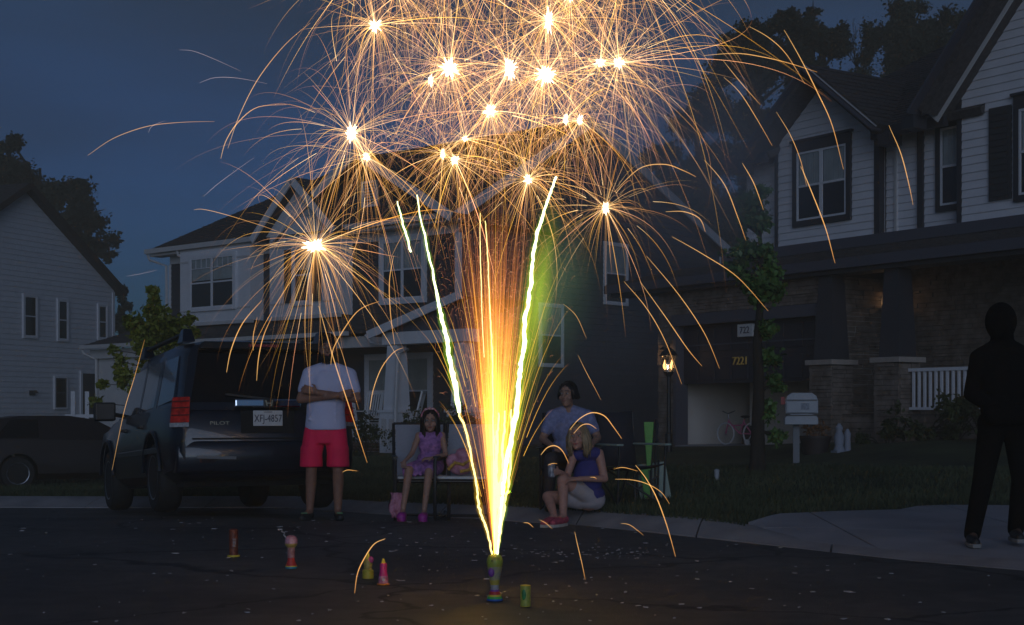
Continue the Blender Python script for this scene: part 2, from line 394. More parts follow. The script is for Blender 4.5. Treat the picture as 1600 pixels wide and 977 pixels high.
def grid(name, xs, yfun, n, zf, m, kind='structure', t=0):
    xs = np.array(xs); V = []; 
    for x in xs:
        y0, y1 = yfun(x); ys = y0+(y1-y0)*np.linspace(0, 1, n)**(1.0 if t == 0 else t)
        V.append(np.stack([np.full(n, x), ys, zf(np.full(n, x), ys)], 1))
    V = np.concatenate(V); k = len(xs); i, j = np.meshgrid(np.arange(k-1), np.arange(n-1), indexing='ij'); a = (i*n+j).ravel()
    F = np.stack([a, a+n, a+n+1, a+1], 1)
    return bulk(name, V, F, m, None, kind, smooth=True)
g = MB(); g.box(-700, 700, -300, 900, -2.2, -1.6); g.build('ground', MT['lawn'], kind='structure')
xr = np.concatenate([np.linspace(-60,-16,12), np.linspace(-15,12,110), np.linspace(13,60,14)])
AX, AY = [1.95,2.4,3.1,3.7,4.1,5,8,30,61], [12.3,13.4,13.8,14.0,14.7,14.62,14.4,14.0,14.0]
grid('street', xr, lambda x: (-12, float(curbY(x))), 90, roadZ, MT['asphalt'])
grid('lawn', xr, lambda x: (float(curbY(x))+CW-.02 if x < 1.98 else float(np.interp(x, AX, AY))+.01, 90), 110, lawnZ, MT['lawn'], t=1.6)
# rolled curb as a row of cast sections with joints; beyond x=2 it drops into the driveway apron
def curb_section(x0, x1, parent):
    k = max(2, int((x1-x0)/.12)); xs = np.linspace(x0, x1, k); V = []
    prof = [(0,-.25), (0,.012), (.06,.03), (.20,.075), (.34,.108), (.50,.125), (CW,.118), (CW,-.25)]
    for x in xs:
        y = float(curbY(x)); z = float(curbZ(x)); q = 1-.72*float(sm((x-1.75)/.5))
        for dy, dz in prof: V.append((x+dy*.25, y+dy, z+(dz*q if dz > 0 else dz)))
    m = len(prof); F = [(i*m+j, i*m+(j+1) % m, (i+1)*m+(j+1) % m, (i+1)*m+j) for i in range(k-1) for j in range(m)]
    F += [tuple(range(m)), tuple((k-1)*m+j for j in reversed(range(m)))]
    b = MB(); b.add(V, F); o = b.build('curb_section', MT['curb'], parent, smooth=True); return o
curb_root = empty('curb'); curb_root['kind'] = 'structure'
cuts = [-30,-22,-15]+[-12+i*1.6 for i in range(8)]+[.6,1.55,2.4,3.6,5,7,10,16,25]
for a, b_ in zip(cuts[:-1], cuts[1:]): curb_section(a+.006, b_-.006, curb_root)
# sidewalk and driveway apron at the right, cast in slabs
apr = empty('driveway_apron'); apr['kind'] = 'structure'
def apron_back(x): return np.interp(x, AX, AY)
xe = [1.98,2.75,4.3,5.9,7.6,9.6,12,16,24]
for a, b_ in zip(xe[:-1], xe[1:]):
    for r0, r1 in ((0,.5), (.5,1)):
        k = 6; V = []; 
        for i in range(k):
            x = a+.008+(b_-a-.016)*i/(k-1); yf = float(curbY(x))+CW*.9; yb = float(apron_back(x))
            ya, yb2 = yf+(yb-yf)*r0+.006, yf+(yb-yf)*r1-.006
            za, zb = .02+.1*r0, .02+.1*r1
            V += [(x, ya, za+.012), (x, yb2, zb+.012), (x, yb2, zb-.2), (x, ya, za-.2)]
        F = [(i*4+j, i*4+(j+1) % 4, (i+1)*4+(j+1) % 4, (i+1)*4+j) for i in range(k-1) for j in range(4)]+[(0,1,2,3), ((k-1)*4+3,(k-1)*4+2,(k-1)*4+1,(k-1)*4)]
        b = MB(); b.add(V, F); b.build('concrete_slab', MT['concrete'], apr, bevel=.006)
# grass: real blades on the near lawn
def blades(name, n, xr_, dy0, dy1, h, m):
    x = RNG.uniform(*xr_, n); y = curbY(x)+CW+RNG.uniform(0, 1, n)**1.5*(dy1-dy0)+dy0
    ok = ~((x > 1.9) & (y < apron_back(x)+.03)); x = x[ok]; y = y[ok]; k = len(x); z = lawnZ(x, y)
    hh = h*RNG.uniform(.5, 1.3, k); a = RNG.uniform(0, 2*PI, k); wd = RNG.uniform(.003, .006, k)*(1+y/20); ln = RNG.uniform(.1, .7, k)*hh; b = RNG.uniform(0, 2*PI, k)
    p = np.stack([x, y, z-.01], 1); s = np.stack([np.cos(a)*wd, np.sin(a)*wd, 0*a], 1)
    tip = p+np.stack([np.cos(b)*ln, np.sin(b)*ln, hh], 1)
    V = np.stack([p-s, p+s, tip], 1).reshape(-1, 3); F = np.arange(3*k).reshape(-1, 3)
    return bulk(name, V, F, m, None, 'stuff')
tag(blades('grass', 150000, (-12, 7), 0, 12, .07, MT['blade']), 'short dark green grass of the front lawns behind the curb', 'grass')
# spent paper and ash on the road
V = []; F = []
for i in range(430):
    y = random.uniform(7.3, 15.5); x = random.gauss(0, 1.5)*y/8 if i % 3 else random.uniform(-.36, .36)*y
    if i % 6 == 0: y = 10.9+random.gauss(0, .22); x = random.uniform(-.3, 1.1)
    if y > float(curbY(x))-.1: continue
    z = float(roadZ(np.array(x), np.array(y)))+.006; s = random.choice([.004,.006,.009,.015])*random.uniform(.7, 1.5); a = random.uniform(0, PI)
    n = random.randint(4, 6); b0 = len(V)
    for lay in (0, 1):
        for j in range(n):
            t = 2*PI*j/n; rx = s*random.uniform(.7, 1.9); ry = s*random.uniform(.4, .8)
            V.append((x+math.cos(t)*rx*math.cos(a)-math.sin(t)*ry*math.sin(a), y+math.cos(t)*rx*math.sin(a)+math.sin(t)*ry*math.cos(a), z+lay*.0035+random.uniform(0, s*.35)))
    F += [tuple(b0+n+j for j in range(n)), tuple(b0+j for j in reversed(range(n)))]+[(b0+j, b0+(j+1) % n, b0+n+(j+1) % n, b0+n+j) for j in range(n)]
b = MB(); b.add(V, F); tag(b.build('paper_litter', MT['paper'], kind='stuff'), 'pale flecks of burnt firework paper scattered over the asphalt', 'litter')

# ------------------------------------------------------------------ house pieces (house frame: x along the front, -y towards the street)
def boards(parent, z0, z1, lf, rf, y, m, course=.155, name='siding_board', joined=False, side=False, proud=.024):
    """lapped boards; lf/rf give the left and right ends at a height; side=True puts them on a wall facing +x at x=y"""
    nn = int(math.ceil((z1-z0)/course)); J = MB()
    for i in range(nn):
        a = z0+i*course; b = min(a+course, z1)
        la, lb, ra, rb = lf(a), lf(b), rf(a), rf(b)
        if ra-la < .05: continue
        if rb-lb < .02: rb = lb = (la+ra)/2*0+(lb+rb)/2; lb -= .01; rb += .01
        q = J if joined else MB(); jj = random.uniform(-.0015, .0015)
        f, t = proud+jj, .002
        pts = [(la,f,a),(ra,f,a),(rb,t,b),(lb,t,b),(la,-.012,a),(ra,-.012,a),(rb,-.012,b),(lb,-.012,b)]
        vs = [((px_, y-py_, pz) if not side else (y+py_, px_, pz)) for px_, py_, pz in pts]
        q.add(vs, [(0,1,2,3), (4,7,6,5), (0,4,5,1), (3,2,6,7), (0,3,7,4), (1,5,6,2)])
        if not joined: q.build(name, m, parent)
    if joined: J.build(name, m, parent, kind='stuff')
K = lambda v: (lambda z: v)
def frame4(b, x0, x1, z0, z1, t, y0, y1, side=False):
    def bx(a, c, d, e):
        if side: b.box(y0, y1, a, c, d, e)
        else: b.box(a, c, y0, y1, d, e)
    bx(x0, x0+t, z0, z1); bx(x1-t, x1, z0, z1); bx(x0+t, x1-t, z0, z0+t); bx(x0+t, x1-t, z1-t, z1)
def window(parent, x, z, wd, ht, y, units=1, trim=None, tw=.1, sash='white', head=0, muntin=False, blind=.5, side=False, name='window', curt='curtain'):
    """double-hung window standing proud of the wall plane y; x is its left edge, z its sill"""
    W = lambda b, x0, x1, d0, d1, z0, z1: b.box(y+d0, y+d1, x0, x1, z0, z1) if side else b.box(x0, x1, y-d1, y-d0, z0, z1)
    f = MB(); tm = MT[trim or 'white']
    W(f, x-tw, x, .0, .075, z-tw, z+ht+tw+head); W(f, x+wd, x+wd+tw, .0, .075, z-tw, z+ht+tw+head)
    W(f, x, x+wd, .0, .075, z+ht, z+ht+tw+head); W(f, x, x+wd, 0, .085, z-tw, z)
    if head: W(f, x-tw-.05, x+wd+tw+.05, 0, .11, z+ht+tw+head, z+ht+tw+head+.05)
    fr = f.build(name, tm, parent)
    bk = MB(); W(bk, x, x+wd, .026, .029, z, z+ht); bk.build('dark_room', MT['dark'], fr)
    uw = wd/units
    for u in range(units):
        a = x+u*uw; s = .045; b = MB(); m_ = z+ht*.5
        W(b, a, a+s, .045, .066, z, z+ht); W(b, a+uw-s, a+uw, .045, .066, z, z+ht); W(b, a+s, a+uw-s, .045, .066, z, z+s); W(b, a+s, a+uw-s, .045, .066, z+ht-s, z+ht)
        W(b, a+s, a+uw-s, .045, .07, m_-s/2, m_+s/2)
        if muntin:
            for q in range(1, 4): W(b, a+uw*q/4-.008, a+uw*q/4+.008, .05, .062, m_+s/2+ht*.28, z+ht-s)
            W(b, a+s, a+uw-s, .05, .062, m_+ht*.28, m_+ht*.28+.02)
        b.build('sash', MT[sash], fr)
        for q, (c0, c1) in enumerate(((z+s, m_-s/2), (m_+s/2, z+ht-s))):
            g_ = MB(); W(g_, a+s, a+uw-s, .047, .050, c0, c1); g_.build('pane', MT['glass'], fr)
        if blind:
            c0 = z+ht-s-(ht-2*s)*blind; nf = max(6, int(uw*14)); cv = MB(); vs = []; k = nf*2+1
            for i in range(k):
                xx = a+s+(uw-2*s)*i/(k-1); dd = .031+(.010 if i % 2 else 0)
                for zz in (c0, z+ht-s): vs.append((y+dd, xx, zz) if side else (xx, y-dd, zz))
            cv.add(vs, [(2*i, 2*i+2, 2*i+3, 2*i+1) for i in range(k-1)]); cv.build('curtain', MT[curt], fr)
    return fr
def roof(parent, quad, m=None, th=.14, courses=True, name='roof'):
    """sloped slab from 4 corners (eave left, eave right, ridge right, ridge left) with raised shingle courses"""
    q = [Vector(v) for v in quad]; n = (q[1]-q[0]).cross(q[3]-q[0]).normalized()
    if n.z < 0: n = -n
    b = MB(); b.add([v-n*th for v in q]+q, [(0,3,2,1), (4,5,6,7), (0,1,5,4), (1,2,6,5), (2,3,7,6), (3,0,4,7)])
    o = b.build(name, m or MT['shingle'], parent)
    if courses:
        h = max((q[3]-q[0]).length, (q[2]-q[1]).length); k = int(h/.19); c = MB()
        for i in range(k):
            t0, t1 = i/k, (i+1)/k
            A, B = q[0].lerp(q[3], t0), q[1].lerp(q[2], t0); C, D = q[1].lerp(q[2], t1), q[0].lerp(q[3], t1)
            wd = (B-A).length; nt_ = max(1, int(wd/.9)); cut = sorted([0, 1]+[min(.98, max(.02, (j+random.uniform(-.2, .2)+(.5 if i % 2 else 0))/nt_)) for j in range(1, nt_)])
            for u, v in zip(cut[:-1], cut[1:]):
                hh = .012+random.uniform(0, .012)
                P0, P1, P2, P3 = A.lerp(B, u), A.lerp(B, v), D.lerp(C, v), D.lerp(C, u)
                c.add([P0+n*hh, P1+n*hh, P2+n*.002, P3+n*.002, P0+n*.001, P1+n*.001], [(0,1,2,3), (0,4,5,1)])
        c.build('shingle_course', m or MT['shingle'], o, kind='stuff', fix=False)
    return o
def stonewall(parent, x0, x1, z0, z1, y, side=False, hs=.09):
    """ledge stone cladding, every stone its own block, joined"""
    J = MB(); z = z0
    while z < z1-.02:
        h = min(random.uniform(hs*.6, hs*1.3), z1-z); x = x0
        while x < x1-.01:
            l_ = min(random.uniform(.15, .55), x1-x)
            if x1-x-l_ < .08: l_ = x1-x
            d = random.uniform(.02, .06)
            if side: J.box(y, y+d, x+.004, x+l_-.004, z+.004, z+h-.004)
            else: J.box(x+.004, x+l_-.004, y-d, y, z+.004, z+h-.004)
            x += l_
        z += h
    return J.build('ledge_stone', MT['stone'], parent, kind='stuff')
# ------------------------------------------------------------------ RIGHT HOUSE  (local x = along front to the right, local y = into the house)
RH = empty('gabled_house', (6.74, 31, 0), math.atan2(-.831, .556), 'large house with white lapped siding, two steep front gables and a stone faced porch', 'house')
C0 = .155
ZF, ZE = 4.62, 6.85
# walls behind the cladding
b = MB(); b.box(-2.62, 11, .02, 9, 3.5, ZE+.05); b.build('wall', MT['darkside'], RH)
def gable(parent, xl, xr_, zb, ze, zp, y, m, trimmed=True):
    xc = (xl+xr_)/2; pr = (zp-ze)/(xc-xl)
    boards(parent, zb, zp, lambda z: xl if z <= ze else xl+(z-ze)/pr, lambda z: xr_ if z <= ze else xr_-(z-ze)/pr, y, m, C0)
# small gable bay: -1.35..1.44, set 25 cm forward
gy = -.25
b = MB(); b.prism([(-1.35,ZF),(1.44,ZF),(1.44,ZE),(.045,7.98),(-1.35,ZE)], gy+.014, 1); b.build('wall', MT['siding'], RH)
gable(RH, -1.35, 1.44, ZF, ZE, 7.98, gy, MT['siding'])
window(RH, -.73, 5.13, 1.42, 1.46, gy, 2, 'darktrim', .12, 'white', head=.10, blind=.52)
b = MB(); b.box(-1.43,-1.33, gy-.03, gy+.12, ZF, ZE-.1); b.build('corner_board', MT['darktrim'], RH)
b = MB(); b.box(1.42, 1.56, gy-.035, gy+.12, ZF, ZE-.05); b.build('corner_board', MT['darktrim'], RH)
# gable roof of the bay, overhanging
oh = .55; pk = 8.28; sl = (7.98-ZE)/1.395
def rake_roof(parent, xl, xr_, zl, zp, y0, y1, th=.2):
    xc = (xl+xr_)/2
    a = roof(parent, [(xl,y1,zl),(xl,y0,zl),(xc,y0,zp),(xc,y1,zp)], th=th); c = roof(parent, [(xr_,y0,zl),(xr_,y1,zl),(xc,y1,zp),(xc,y0,zp)], th=th)
    for x in (xl, xr_):
        s = MB(); d = .06 if x < xc else -.06
        s.bar((x-d*0, y0-.03, zl-th*.55), (xc, y0-.03, zp-th*.55), .04, th+.06, up=(0,1,0)); s.build('rake_board', MT['frieze'], parent)
        s = MB(); s.bar((x, y0-.052, zl-.03), (xc, y0-.052, zp-.03), .02, .025, up=(0,1,0)); s.build('drip_edge', MT['offwhite'], parent)
        s = MB(); s.box(min(x, x-d*5)+0, max(x, x-d*5), y0-.02, y0+.35, zl-.42, zl-.18); s.build('eave_return', MT['darktrim'], parent)
rake_roof(RH, .045-1.95, .045+1.95, pk-1.95*sl, pk, gy-oh, 3.6)
# recessed side pieces of the upper floor
boards(RH, ZF, ZE, K(-2.6), K(-1.35), .0, MT['siding'], C0)
boards(RH, ZF, ZE, K(1.5), K(2.35), .0, MT['siding'], C0)
b = MB(); b.box(1.74,1.80,-.05,0.0,ZF,ZE-.2); b.build('downspout', MT['offwhite'], RH)
b = MB(); b.box(2.36, 2.50, -.09, .05, ZF, ZE-.1); b.build('corner_board', MT['darktrim'], RH)
boards(RH, ZF, ZE, K(2.5), K(3.56), -.03, MT['siding'], C0)
window(RH, 2.93, 5.05, .52, 1.5, -.03, 1, 'darktrim', .11, 'white', head=.10, blind=.5)
# large gable bay: 3.62 .. 11, 45 cm forward
y2 = -.35; XL, XR = 3.62, 10.6; slope2 = 1.12
ZP2 = 7.05+slope2*(XR-XL)/2
b = MB(); b.prism([(XL,ZF),(XR,ZF),(XR,7.05),((XL+XR)/2,ZP2),(XL,7.05)], y2+.014, 1); b.build('wall', MT['siding'], RH)
gable(RH, XL, XR, ZF, 7.05, ZP2, y2, MT['siding'])
b = MB(); b.box(XL-.06, XL+.05, y2-.03, y2+.35, ZF, 7.0); b.build('corner_board', MT['darktrim'], RH)
window(RH, 4.98, 4.98, 1.3, 1.56, y2, 2, 'darktrim', .11, 'white', head=.14, blind=.5)
b = MB(); b.box(4.32, 4.80, y2-.06, y2-.012, 4.95, 6.66)
sh = b.build('shutter', MT['shutter'], RH)
for i in range(14):
    b = MB(); b.box(4.37, 4.75, y2-.075, y2-.055, 5.02+i*.115, 5.02+i*.115+.07); b.build('louver', MT['shutter'], sh)
oh2 = .75; xc2 = (XL+XR)/2; ze2 = 7.05-.05; zp2 = ZP2+.32
rake_roof(RH, XL-.46, XR+.46, zp2-slope2*((XR-XL)/2+.46), zp2, y2-oh2, 6, th=.3)
b = MB(); b.bar((XL-.35, y2-.35, zp2-slope2*((XR-XL)/2+.35)-.34), (xc2, y2-.35, zp2-.34), .3, .03, up=(0,1,0)); b.build('soffit', MT['offwhite'], RH)
# main roof between and behind the gables
SLM = (10.0-ZE+.15)/5.7
roof(RH, [(-2.95,-.5,ZE-.15),(-1.40,-.5,ZE-.15),(-.35,1.3,ZE-.15+1.8*SLM),(-2.1,1.3,ZE-.15+1.8*SLM)])
roof(RH, [(1.5,-.5,ZE-.15),(4.2,-.5,ZE-.15),(4.2,1.3,ZE-.15+1.8*SLM),(.5,1.3,ZE-.15+1.8*SLM)])
roof(RH, [(-2.1,1.305,ZE-.15+1.8*SLM),(4.2,1.305,ZE-.15+1.8*SLM),(4.2,5.2,10.0),(-.3,5.2,10.0)])
b = MB(); b.box(-2.9, -1.45, -.56, -.42, ZE-.36, ZE-.16); b.build('fascia', MT['darktrim'], RH)
b = MB(); b.box(1.58, 3.4, -.56, -.42, ZE-.36, ZE-.16); b.build('fascia', MT['darktrim'], RH)
# frieze under the siding and the porch roof skirt
b = MB(); b.box(-2.9, 11, -.5, .02, ZF-.22, ZF-.003); b.build('frieze_board', MT['frieze'], RH)
# --- ground floor, in front by 1.8 m
PY_ = -1.8
roof(RH, [(-5.0,PY_-.35,3.98),(11,PY_-.35,3.98),(11,-.3,4.42),(-4.6,-.3,4.42)], th=.1)
b = MB(); b.box(-5.0, 11, PY_-.42, PY_-.3, 3.78, 3.97); b.build('gutter', MT['frieze'], RH)
b = MB(); b.box(-4.9, 11, PY_-.3, PY_+.25, 3.70, 3.80); b.build('soffit', MT['darktrim'], RH)
# garage front
GX0, GX1, GZ0, GZ1 = -2.92, 1.42, .34, 2.92
b = MB(); b.box(-3.5, GX0, PY_, PY_+.3, .1, 3.7); b.box(GX0, GX1, PY_, PY_+.3, 2.95, 3.7); b.box(GX1, 1.75, PY_, PY_+.3, .1, 3.7)
gw = b.build('garage_wall', MT['stoneb'], RH)
stonewall(gw, -3.5, GX0-.02, .3, 3.7, PY_); stonewall(gw, GX0-.02, 1.75, 3.2, 3.7, PY_); stonewall(gw, GX1+.02, 1.75, .3, 3.2, PY_)
b = MB(); b.box(GX0-.06, GX1+.06, PY_-.09, PY_-.0+.06, 2.95, 3.19); b.build('header_beam', MT['frieze'], RH)
b = MB(); b.box(GX0-.02, GX0+.06, PY_-.07, PY_+.28, GZ0, 2.945); b.build('jamb', MT['frieze'], RH)
b = MB(); b.box(GX1-.06, GX1+.02, PY_-.07, PY_+.28, GZ0, 2.945); b.build('jamb', MT['frieze'], RH)
# half raised sectional door
gd = MB(); gd.box(GX0+.07, GX1-.07, PY_+.16, PY_+.2, 1.68, 2.94); gdo = gd.build('garage_door', MT['gardoor'], RH)
for r in range(2):
    for c in range(8):
        wx = (GX1-GX0-.14)/8; x = GX0+.07+c*wx; z = 1.70+r*.62
        q = MB(); q.box(x+.04, x+wx-.04, PY_+.14, PY_+.165, z+.05, z+.54); q.build('door_panel', MT['gardoor'], gdo, bevel=.008)
q = MB(); q.box(GX0+.2, GX1-.1, PY_+.12, PY_+.158, 2.50, 2.53); q.build('door_seam', MT['blueside'], gdo)
# garage interior
b = MB()
for bx_ in ((GX0-.3,GX1+.3,3.6,3.7,.3,3.2),(GX0-.35,GX0-.25,PY_+.3,3.6,.3,3.2),(GX1+.25,GX1+.35,PY_+.3,3.6,.3,3.2),(GX0-.3,GX1+.3,PY_+.3,3.6,3.0,3.1)): b.box(*bx_)
b.build('garage_room', MT['garwall'], RH)
b = MB(); b.box(GX0-.3, GX1+.3, PY_-.02, 3.6, .2, GZ0); b.build('garage_floor', MT['concrete'], RH)
# partition and storage seen inside
b = MB(); b.box(-2.62, -.3, PY_+1.9, PY_+2.0, GZ0+.002, 2.5); b.build('partition', MT['garwall'], RH)
b = MB(); b.box(-2.55,-2.3, PY_+1.6, PY_+1.85, GZ0+.002, GZ0+.42); b.build('storage_bin', MT['black'], RH)
# numerals on the door, number plate on the header zone
RX = Matrix.Rotation(R(90), 4, 'X')
text('7221', .24, MT['gold'], gdo, Matrix.Translation((-.98, PY_+.10, 2.13)) @ RX, 'numeral', .012)
b = MB(); b.box(-.92, -.48, PY_-.03, PY_+.13, 2.63, 2.89); npl = b.build('number_plate', MT['plate'], gdo)
text('722', .2, MT['ink'], npl, Matrix.Translation((-.70, PY_-.035, 2.76)) @ RX, 'digits', .003)
# --- porch: back wall, piers, columns, railing, door
b = MB(); b.box(1.75, 11, -.0+.0, .02, .4, 4.4); pw = b.build('porch_wall', MT['stoneb'], RH)
stonewall(pw, 1.78, 5.05, 1.0, 4.0, -.002); stonewall(pw, 6.3, 9, 1.0, 4.0, -.002)
stonewall(pw, PY_+.3, -.1, .6, 3.7, 1.75, side=True)
b = MB(); b.box(1.76, 11, PY_, -.0, .2, 1.02); pf = b.build('porch_floor', MT['stoneb'], RH)
stonewall(pf, 1.78, 9, .2, 1.0, PY_-.002)
for i, s in enumerate((1.72, 3.38, 7.6)):
    b = MB(); b.box(s-.26, s+.26, PY_-.26, PY_+.26, .3, 1.96); pr_ = b.build('pier', MT['stoneb'], RH)
    stonewall(pr_, s-.29, s+.29, .35, 1.96, PY_-.26); stonewall(pr_, PY_-.28, PY_+.28, .35, 1.96, s+.26, side=True)
    # the flank that faces left down the street
    J = MB(); z = .35
    while z < 1.94:
        h = min(random.uniform(.05,.12), 1.95-z); J.box(s-.30-random.uniform(0,.03), s-.26, PY_-.28, PY_+.28, z+.004, z+h-.004); z += h
    J.build('flank_stone', MT['stone'], pr_, kind='stuff')
    b = MB(); b.box(s-.36, s+.36, PY_-.36, PY_+.36, 1.97, 2.07); b.build('pier_cap', MT['capstone'], pr_, bevel=.01)
    b = MB(); t0, t1 = .24, .17
    b.add([(s+i_*t0, PY_+j_*t0, 2.08) for i_, j_ in ((-1,-1),(1,-1),(1,1),(-1,1))]+[(s+i_*t1, PY_+j_*t1, 3.7) for i_, j_ in ((-1,-1),(1,-1),(1,1),(-1,1))], [(3,2,1,0),(4,5,6,7),(0,1,5,4),(1,2,6,5),(2,3,7,6),(3,0,4,7)])
    b.build('tapered_column', MT['darktrim'], pr_)
rl = MB(); rl.box(3.66, 5.25, PY_-.04, PY_+.04, 1.80, 1.86); rl.build('top_rail', MT['white'], RH)
rl = MB(); rl.box(3.66, 5.25, PY_-.03, PY_+.03, 1.10, 1.15); rl.build('bottom_rail', MT['white'], RH)
for i in range(12):
    x = 3.76+i*.128; b = MB(); b.box(x-.021, x+.021, PY_-.021, PY_+.021, 1.15, 1.80); b.build('baluster', MT['white'], RH)
b = MB(); b.box(5.25, 5.40, PY_-.075, PY_+.075, 1.02, 1.95); b.box(5.22, 5.43, PY_-.105, PY_+.105, 1.952, 2.0); b.build('newel_post', MT['white'], RH)
# front door
b = MB(); b.box(5.1, 6.2, -.05, 0, 1.03, 3.3); dr = b.build('door', MT['gardoor'], RH)
b = MB(); b.box(5.02, 5.098, -.09, -.002, 1.03, 3.38); b.box(6.202, 6.28, -.09, -.002, 1.03, 3.38); b.box(5.02, 6.28, -.1, -.002, 3.382, 3.52); b.build('door_casing', mat('door_casing_paint', (.30,.24,.16), .5), RH)
b = MB(); frame4(b, 5.42, 5.88, 2.45, 2.98, .05, -.075, -.051); b.build('door_light_frame', mat('lit_frame', (.5,.36,.2), .5), dr)
b = MB(); b.box(5.475, 5.825, -.062, -.055, 2.505, 2.925); b.build('pane', mat('amber_glass', (.12,.08,.05), .2, emit=(1,.55,.2), estr=.012), dr)
b = MB(); b.ball((6.08,-.1,2.05), .035); b.build('door_knob', MT['gold'], dr, smooth=True)
# porch lantern beside the door, lit low
def lantern_light(parent, loc, e, r=.03, c=(1,.6,.28), name='lantern_light'):
    ld = bpy.data.lights.new(name, 'POINT'); ld.energy = e; ld.color = c; ld.shadow_soft_size = r
    o = bpy.data.objects.new(name, ld); col.objects.link(o); o.location = loc; o.parent = parent; return o
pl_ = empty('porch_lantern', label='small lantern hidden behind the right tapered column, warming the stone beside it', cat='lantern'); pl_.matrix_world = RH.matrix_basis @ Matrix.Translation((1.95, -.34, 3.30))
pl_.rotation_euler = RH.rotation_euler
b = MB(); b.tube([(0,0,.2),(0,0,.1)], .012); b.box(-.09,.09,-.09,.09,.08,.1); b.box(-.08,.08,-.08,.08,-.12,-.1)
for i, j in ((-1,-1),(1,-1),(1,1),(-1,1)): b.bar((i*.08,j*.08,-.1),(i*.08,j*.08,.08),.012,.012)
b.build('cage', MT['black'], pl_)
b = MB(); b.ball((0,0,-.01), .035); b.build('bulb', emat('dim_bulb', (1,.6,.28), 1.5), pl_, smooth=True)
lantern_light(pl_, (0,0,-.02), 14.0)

# ------------------------------------------------------------------ CENTRE HOUSE
CH_ = empty('hip_roof_house', (-1.337, 37.5, 0), math.atan2(-.661, .750), 'two storey house with dark siding, white boxed bays and covered front porch', 'house')
EZ = 6.1
b = MB(); b.box(-12.3, 0, .02, 12, -.3, EZ); b.build('wall', MT['darkside'], CH_)
boards(CH_, .2, EZ, K(-12.3), K(0), 0, MT['darkside'], .16, joined=True)
b = MB(); b.prism([(0,EZ),(12,EZ),(5,9.15)], -.25, -.02, axis='x'); b.build('side_gable_wall', MT['blueside'], CH_)
boards(CH_, .2, 9.1, lambda z: 0 if z < EZ else (z-EZ)/3.05*5, lambda z: 12 if z < EZ else 12-(z-EZ)/3.05*7, .0, MT['blueside'], .16, side=True, joined=True, name='side_siding')
# roofs
roof(CH_, [(-12.75,-.45,EZ),(.3,-.45,EZ),(.3,5,9.25),(-8.6,5,9.25)])
roof(CH_, [(.3,12.3,EZ),(-12.75,12.3,EZ),(-8.6,5,9.25),(.3,5,9.25)])
roof(CH_, [(-12.75,12.3,EZ),(-12.75,-.45,EZ),(-8.6,4.99,9.25),(-8.6,5.01,9.25)])
def trimbar(parent, a, c, wd, h, m='white', name='rake_board'):
    q = MB(); q.bar(a, c, wd, h, up=(0,0,1)); return q.build(name, MT[m], parent)
trimbar(CH_, (.33,-.45,EZ-.1), (.33,5,9.15), .05, .26); trimbar(CH_, (.33,5,9.15), (.33,12.3,EZ-.1), .05, .26)
b = MB(); b.box(.0, .35, 11.9, 12.4, EZ-.5, EZ-.12); b.build('eave_return', MT['white'], CH_)
b = MB(); b.box(-12.9, .3, -.58, -.44, EZ-.14, EZ+.0); b.build('gutter', MT['offwhite'], CH_)
b = MB(); b.box(-12.8, .28, -.44, -.02, EZ-.22, EZ-.145); b.build('soffit', MT['offwhite'], CH_)
b = MB(); b.box(-12.3, 0, -.05, -.018, EZ-.46, EZ-.225); b.build('frieze_board', MT['offwhite'], CH_)
b = MB(); b.box(-12.38,-12.28,-.04,.06,.2,EZ-.46); b.build('corner_board', MT['white'], CH_)
b = MB(); b.box(-.12,.03,-.05,.06,.2,EZ-.46); b.build('corner_board', MT['white'], CH_)
def spout(parent, pts, m='offwhite'):
    q = MB(); q.tube(pts, .045, 6); return q.build('downspout', MT[m], parent, smooth=True)
spout(CH_, [(-12.85,-.5,EZ-.12),(-12.8,-.45,EZ-.32),(-12.42,-.1,EZ-.5),(-12.40,-.08,3.4)])
spout(CH_, [(-11.3,-.5,EZ-.12),(-11.25,-.5,EZ-.28),(-10.95,-.3,EZ-.42)])
# big front gable on the right with louvre vent
boards(CH_, EZ+.1, 7.75, lambda z: -6.2+(z-EZ-.1)/1.65*3.05, lambda z: -.05-(z-EZ-.1)/1.65*3.05, -.18, MT['darkside'], .16, joined=True, name='gable_siding')
b = MB(); b.prism([(-6.25,EZ),(.0,EZ),(-3.1,7.85)], -.17, 3.5); b.build('gable_wall', MT['darkside'], CH_)
roof(CH_, [(-6.6,3.6,EZ-.08),(-6.6,-.7,EZ-.08),(-3.1,-.7,8.02),(-3.1,3.6,8.02)]); roof(CH_, [(.4,-.7,EZ-.08),(.4,3.6,EZ-.08),(-3.1,3.6,8.02),(-3.1,-.7,8.02)])
trimbar(CH_, (-6.6,-.73,EZ-.16), (-3.1,-.73,7.94), .05, .24); trimbar(CH_, (.4,-.73,EZ-.16), (-3.1,-.73,7.94), .05, .24)
v = MB(); frame4(v, -3.4, -2.8, 6.55, 7.25, .07, -.26, -.19); vo = v.build('gable_vent', MT['white'], CH_)
for i in range(7): q = MB(); q.box(-3.33, -2.87, -.235, -.2, 6.64+i*.078, 6.64+i*.078+.045); q.build('louver', MT['offwhite'], vo)
